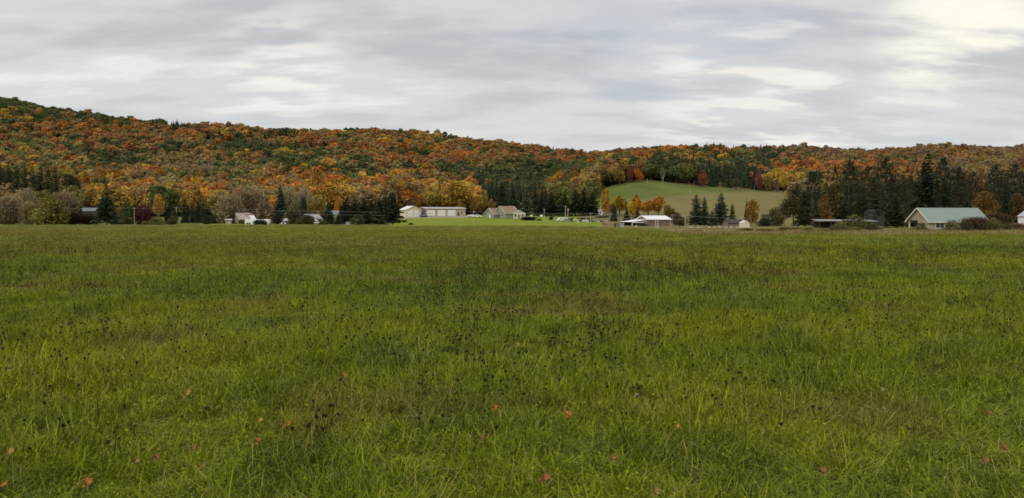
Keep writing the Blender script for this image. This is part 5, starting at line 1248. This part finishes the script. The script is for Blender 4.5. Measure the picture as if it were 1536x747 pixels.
# dried dark flower heads on thin stalks
def head_mesh(seed):
    rng = np.random.default_rng(seed); m = MB(); nst = rng.integers(1, 5)
    for i in range(nst):
        a = rng.uniform(0, 6.28); L = rng.uniform(.17, .32); o = np.array([math.cos(a), math.sin(a), 0]) * rng.uniform(.02, .13); b0 = rng.normal(0, .02, 3) * [1, 1, 0]
        top = Vector(b0 + o + [0, 0, L]); m.cyl(Vector(b0), top, .0022, .0016, 4)
        r = rng.uniform(.008, .014)
        m.cyl(top - Vector((0, 0, r * .9)), top + Vector((0, 0, r * .1)), r * .55, r, 7); m.cyl(top + Vector((0, 0, r * .1)), top + Vector((0, 0, r * 1.2)), r, r * .6, 7)
        for k in range(6):
            an = rng.uniform(0, 6.28); d = Vector((math.cos(an), math.sin(an), rng.uniform(-.3, 1.2))).normalized(); m.cyl(top, top + d * r * 1.8, r * .22, r * .05, 3)
    me = bpy.data.meshes.new('dried_head'); me.from_pydata(m.V, [], m.Fc); me.materials.append(HEADM); return me
HEADM = paint('dried_flower_head', (.026, .018, .012), .9, 0, .4, 30, .1)
HEADS = protos('dried_head', [head_mesh(600 + i) for i in range(8)])
def build_heads():
    rng = np.random.default_rng(79); x, y = wedge(72000, 5, 50, rng, .8)
    px = CX + F * x / y
    d = vnoise(x, y * .7, 5.5, 51) * .6 + vnoise(x, y, 1.4, 52) * .4
    band = np.interp(y, [5, 7.5, 10, 14, 20, 30, 40, 50], [.08, .22, .45, .62, .38, .12, .03, .01]); side = np.where((px > 350) & (px < 1080), .8, 1.0)
    keep = rng.random(len(x)) < np.clip((d - .42) * 4.0, 0.12, 1) * band * side * 2.1; x, y = x[keep], y[keep]; n = len(x)
    s = rng.uniform(.8, 1.25, n) * (1 + np.clip((y - 15) / 60, 0, .5))
    instancer('dried_flower_heads', np.stack([x, y, terrain(x, y)], 1), np.stack([rng.normal(0, .12, n), rng.normal(0, .12, n), rng.uniform(0, 6.28, n)], 1), np.stack([s, s, np.ones(n) * rng.uniform(.85, 1.1, n)], 1), np.zeros((n, 3)), rng.integers(0, 8, n), HEADS,
              'black dried flower heads dotted in patches over the meadow', 'flower heads')
build_heads()

# ------------------------------------------------------------------ fallen leaves
def leaf_mesh(seed):
    rng = np.random.default_rng(seed); pts = []
    prof = [(-90, .30), (-62, .55), (-40, .42), (-18, .85), (-2, .55), (22, .98), (42, .58), (62, .80), (74, .62), (90, 1.12)]
    for a, r in prof: pts.append((math.radians(a), r * rng.uniform(.9, 1.08)))
    pts += [(math.pi - a, r * rng.uniform(.92, 1.05)) for a, r in prof[-2:0:-1]]
    V = [(0, 0, 0)]; 
    for a, r in pts: x, y = r * math.cos(a), r * math.sin(a); V.append((x, y, .28 * r * r * rng.uniform(.6, 1.3) + .08 * math.sin(3 * a)))
    n = len(pts); top = len(V); V += [(p[0], p[1], p[2] - .02) for p in V]
    Fs = [[0, 1 + i, 1 + (i + 1) % n] for i in range(n)] + [[top, top + 1 + (i + 1) % n, top + 1 + i] for i in range(n)] + [[1 + i, top + 1 + i, top + 1 + (i + 1) % n, 1 + (i + 1) % n] for i in range(n)]
    me = bpy.data.meshes.new('leaf_blade'); me.from_pydata(V, [], Fs); return me
def leaf_mat(name, c): return paint(name, c, .7, 0, .25, 3, .2, False, tuple(x * .35 for x in c))
LC = {'orange': leaf_mat('orange_leaf', (.30, .125, .02)), 'gold': leaf_mat('gold_leaf', (.31, .185, .035)), 'red': leaf_mat('red_leaf', (.19, .075, .018)), 'brown': leaf_mat('brown_leaf', (.17, .090, .026)), 'tan': leaf_mat('tan_leaf', (.21, .14, .040)), 'pale': leaf_mat('pale_leaf', (.20, .175, .09))}
STEM = paint('leaf_stem', (.25, .12, .05), .8)
LP = [(13, 678, 'gold', .060, 'pale orange fallen leaf at the left picture edge near the bottom'), (128, 724, 'orange', .060, 'orange fallen leaf in the bottom left corner of the meadow'), (3, 728, 'orange', .055, 'orange fallen leaf cut off by the bottom left corner'),
      (280, 590, 'gold', .075, 'golden fallen leaf highest of those in the left foreground'), (233, 686, 'red', .050, 'dark reddish fallen leaf in the left foreground'), (203, 692, 'tan', .045, 'tan fallen leaf just left of the dark reddish one'), (304, 699, 'tan', .045, 'pinkish tan fallen leaf right of the dark reddish one'),
      (287, 672, 'brown', .050, 'brown fallen leaf above the pinkish tan one'), (384, 661, 'red', .055, 'red brown fallen leaf in a dark gap of grass left of centre'), (432, 635, 'orange', .055, 'small orange fallen leaf left of centre'), (389, 631, 'gold', .045, 'small golden fallen leaf above the red brown one'),
      (850, 622, 'orange', .080, 'largest orange red fallen leaf right of the middle'), (742, 612, 'orange', .055, 'dim orange fallen leaf near the middle of the meadow'), (815, 716, 'red', .070, 'deep red fallen leaf at bottom middle'), (719, 657, 'red', .045, 'dark red fallen leaf left of the middle in shade'),
      (982, 737, 'tan', .055, 'pale tan fallen leaf at the bottom edge right of middle'), (918, 688, 'brown', .050, 'light brown fallen leaf right of the deep red one'), (1482, 620, 'red', .060, 'orange red fallen leaf near the right edge'), (1504, 671, 'red', .055, 'dull red fallen leaf nearest the right bottom corner'),
      (1475, 690, 'brown', .055, 'brownish orange fallen leaf left of the dull red one'), (1232, 707, 'brown', .055, 'pink brown fallen leaf in the right foreground'), (514, 563, 'orange', .075, 'dull orange fallen leaf in mid meadow left of centre'), (14, 552, 'tan', .08, 'orange tan fallen leaf at the left edge in mid meadow'),
      (1322, 584, 'pale', .045, 'whitish fallen leaf in the right half of the meadow'), (1325, 614, 'pale', .045, 'cream fallen leaf just below the whitish one at right'), (953, 592, 'pale', .040, 'small cream fallen leaf above right of the largest orange one'), (1015, 640, 'gold', .045, 'small yellow fallen leaf right of the largest orange one'), (775, 517, 'gold', .07, 'far pale gold fallen leaf in the middle of the meadow')]
for k, (px, py, c, r, lb) in enumerate(LP):
    hgt_ = .12; d = at(px, py, 10.0) - Vector((0, 0, EYE)); t_ = (hgt_ - EYE) / d.z; p = Vector((0, 0, EYE)) + d * t_
    e = thing('fallen_leaf', lb, 'leaf', p, (k * 1.7) % 6.28, 'fallen leaves lying on the meadow'); e.scale = (r * .78,) * 3; e.rotation_euler = (R(38 + 14 * math.sin(k * 2.2)), R(14 * math.sin(k * 3.1)), .7 * math.sin(k * 1.9))
    me = leaf_mesh(700 + k); me.materials.append(LC[c]); link('leaf_blade', me, e); MB().cyl((0, -.2, 0), (.1, -1.05, .1), .03, .02, 5).build('leaf_stem', STEM, e)
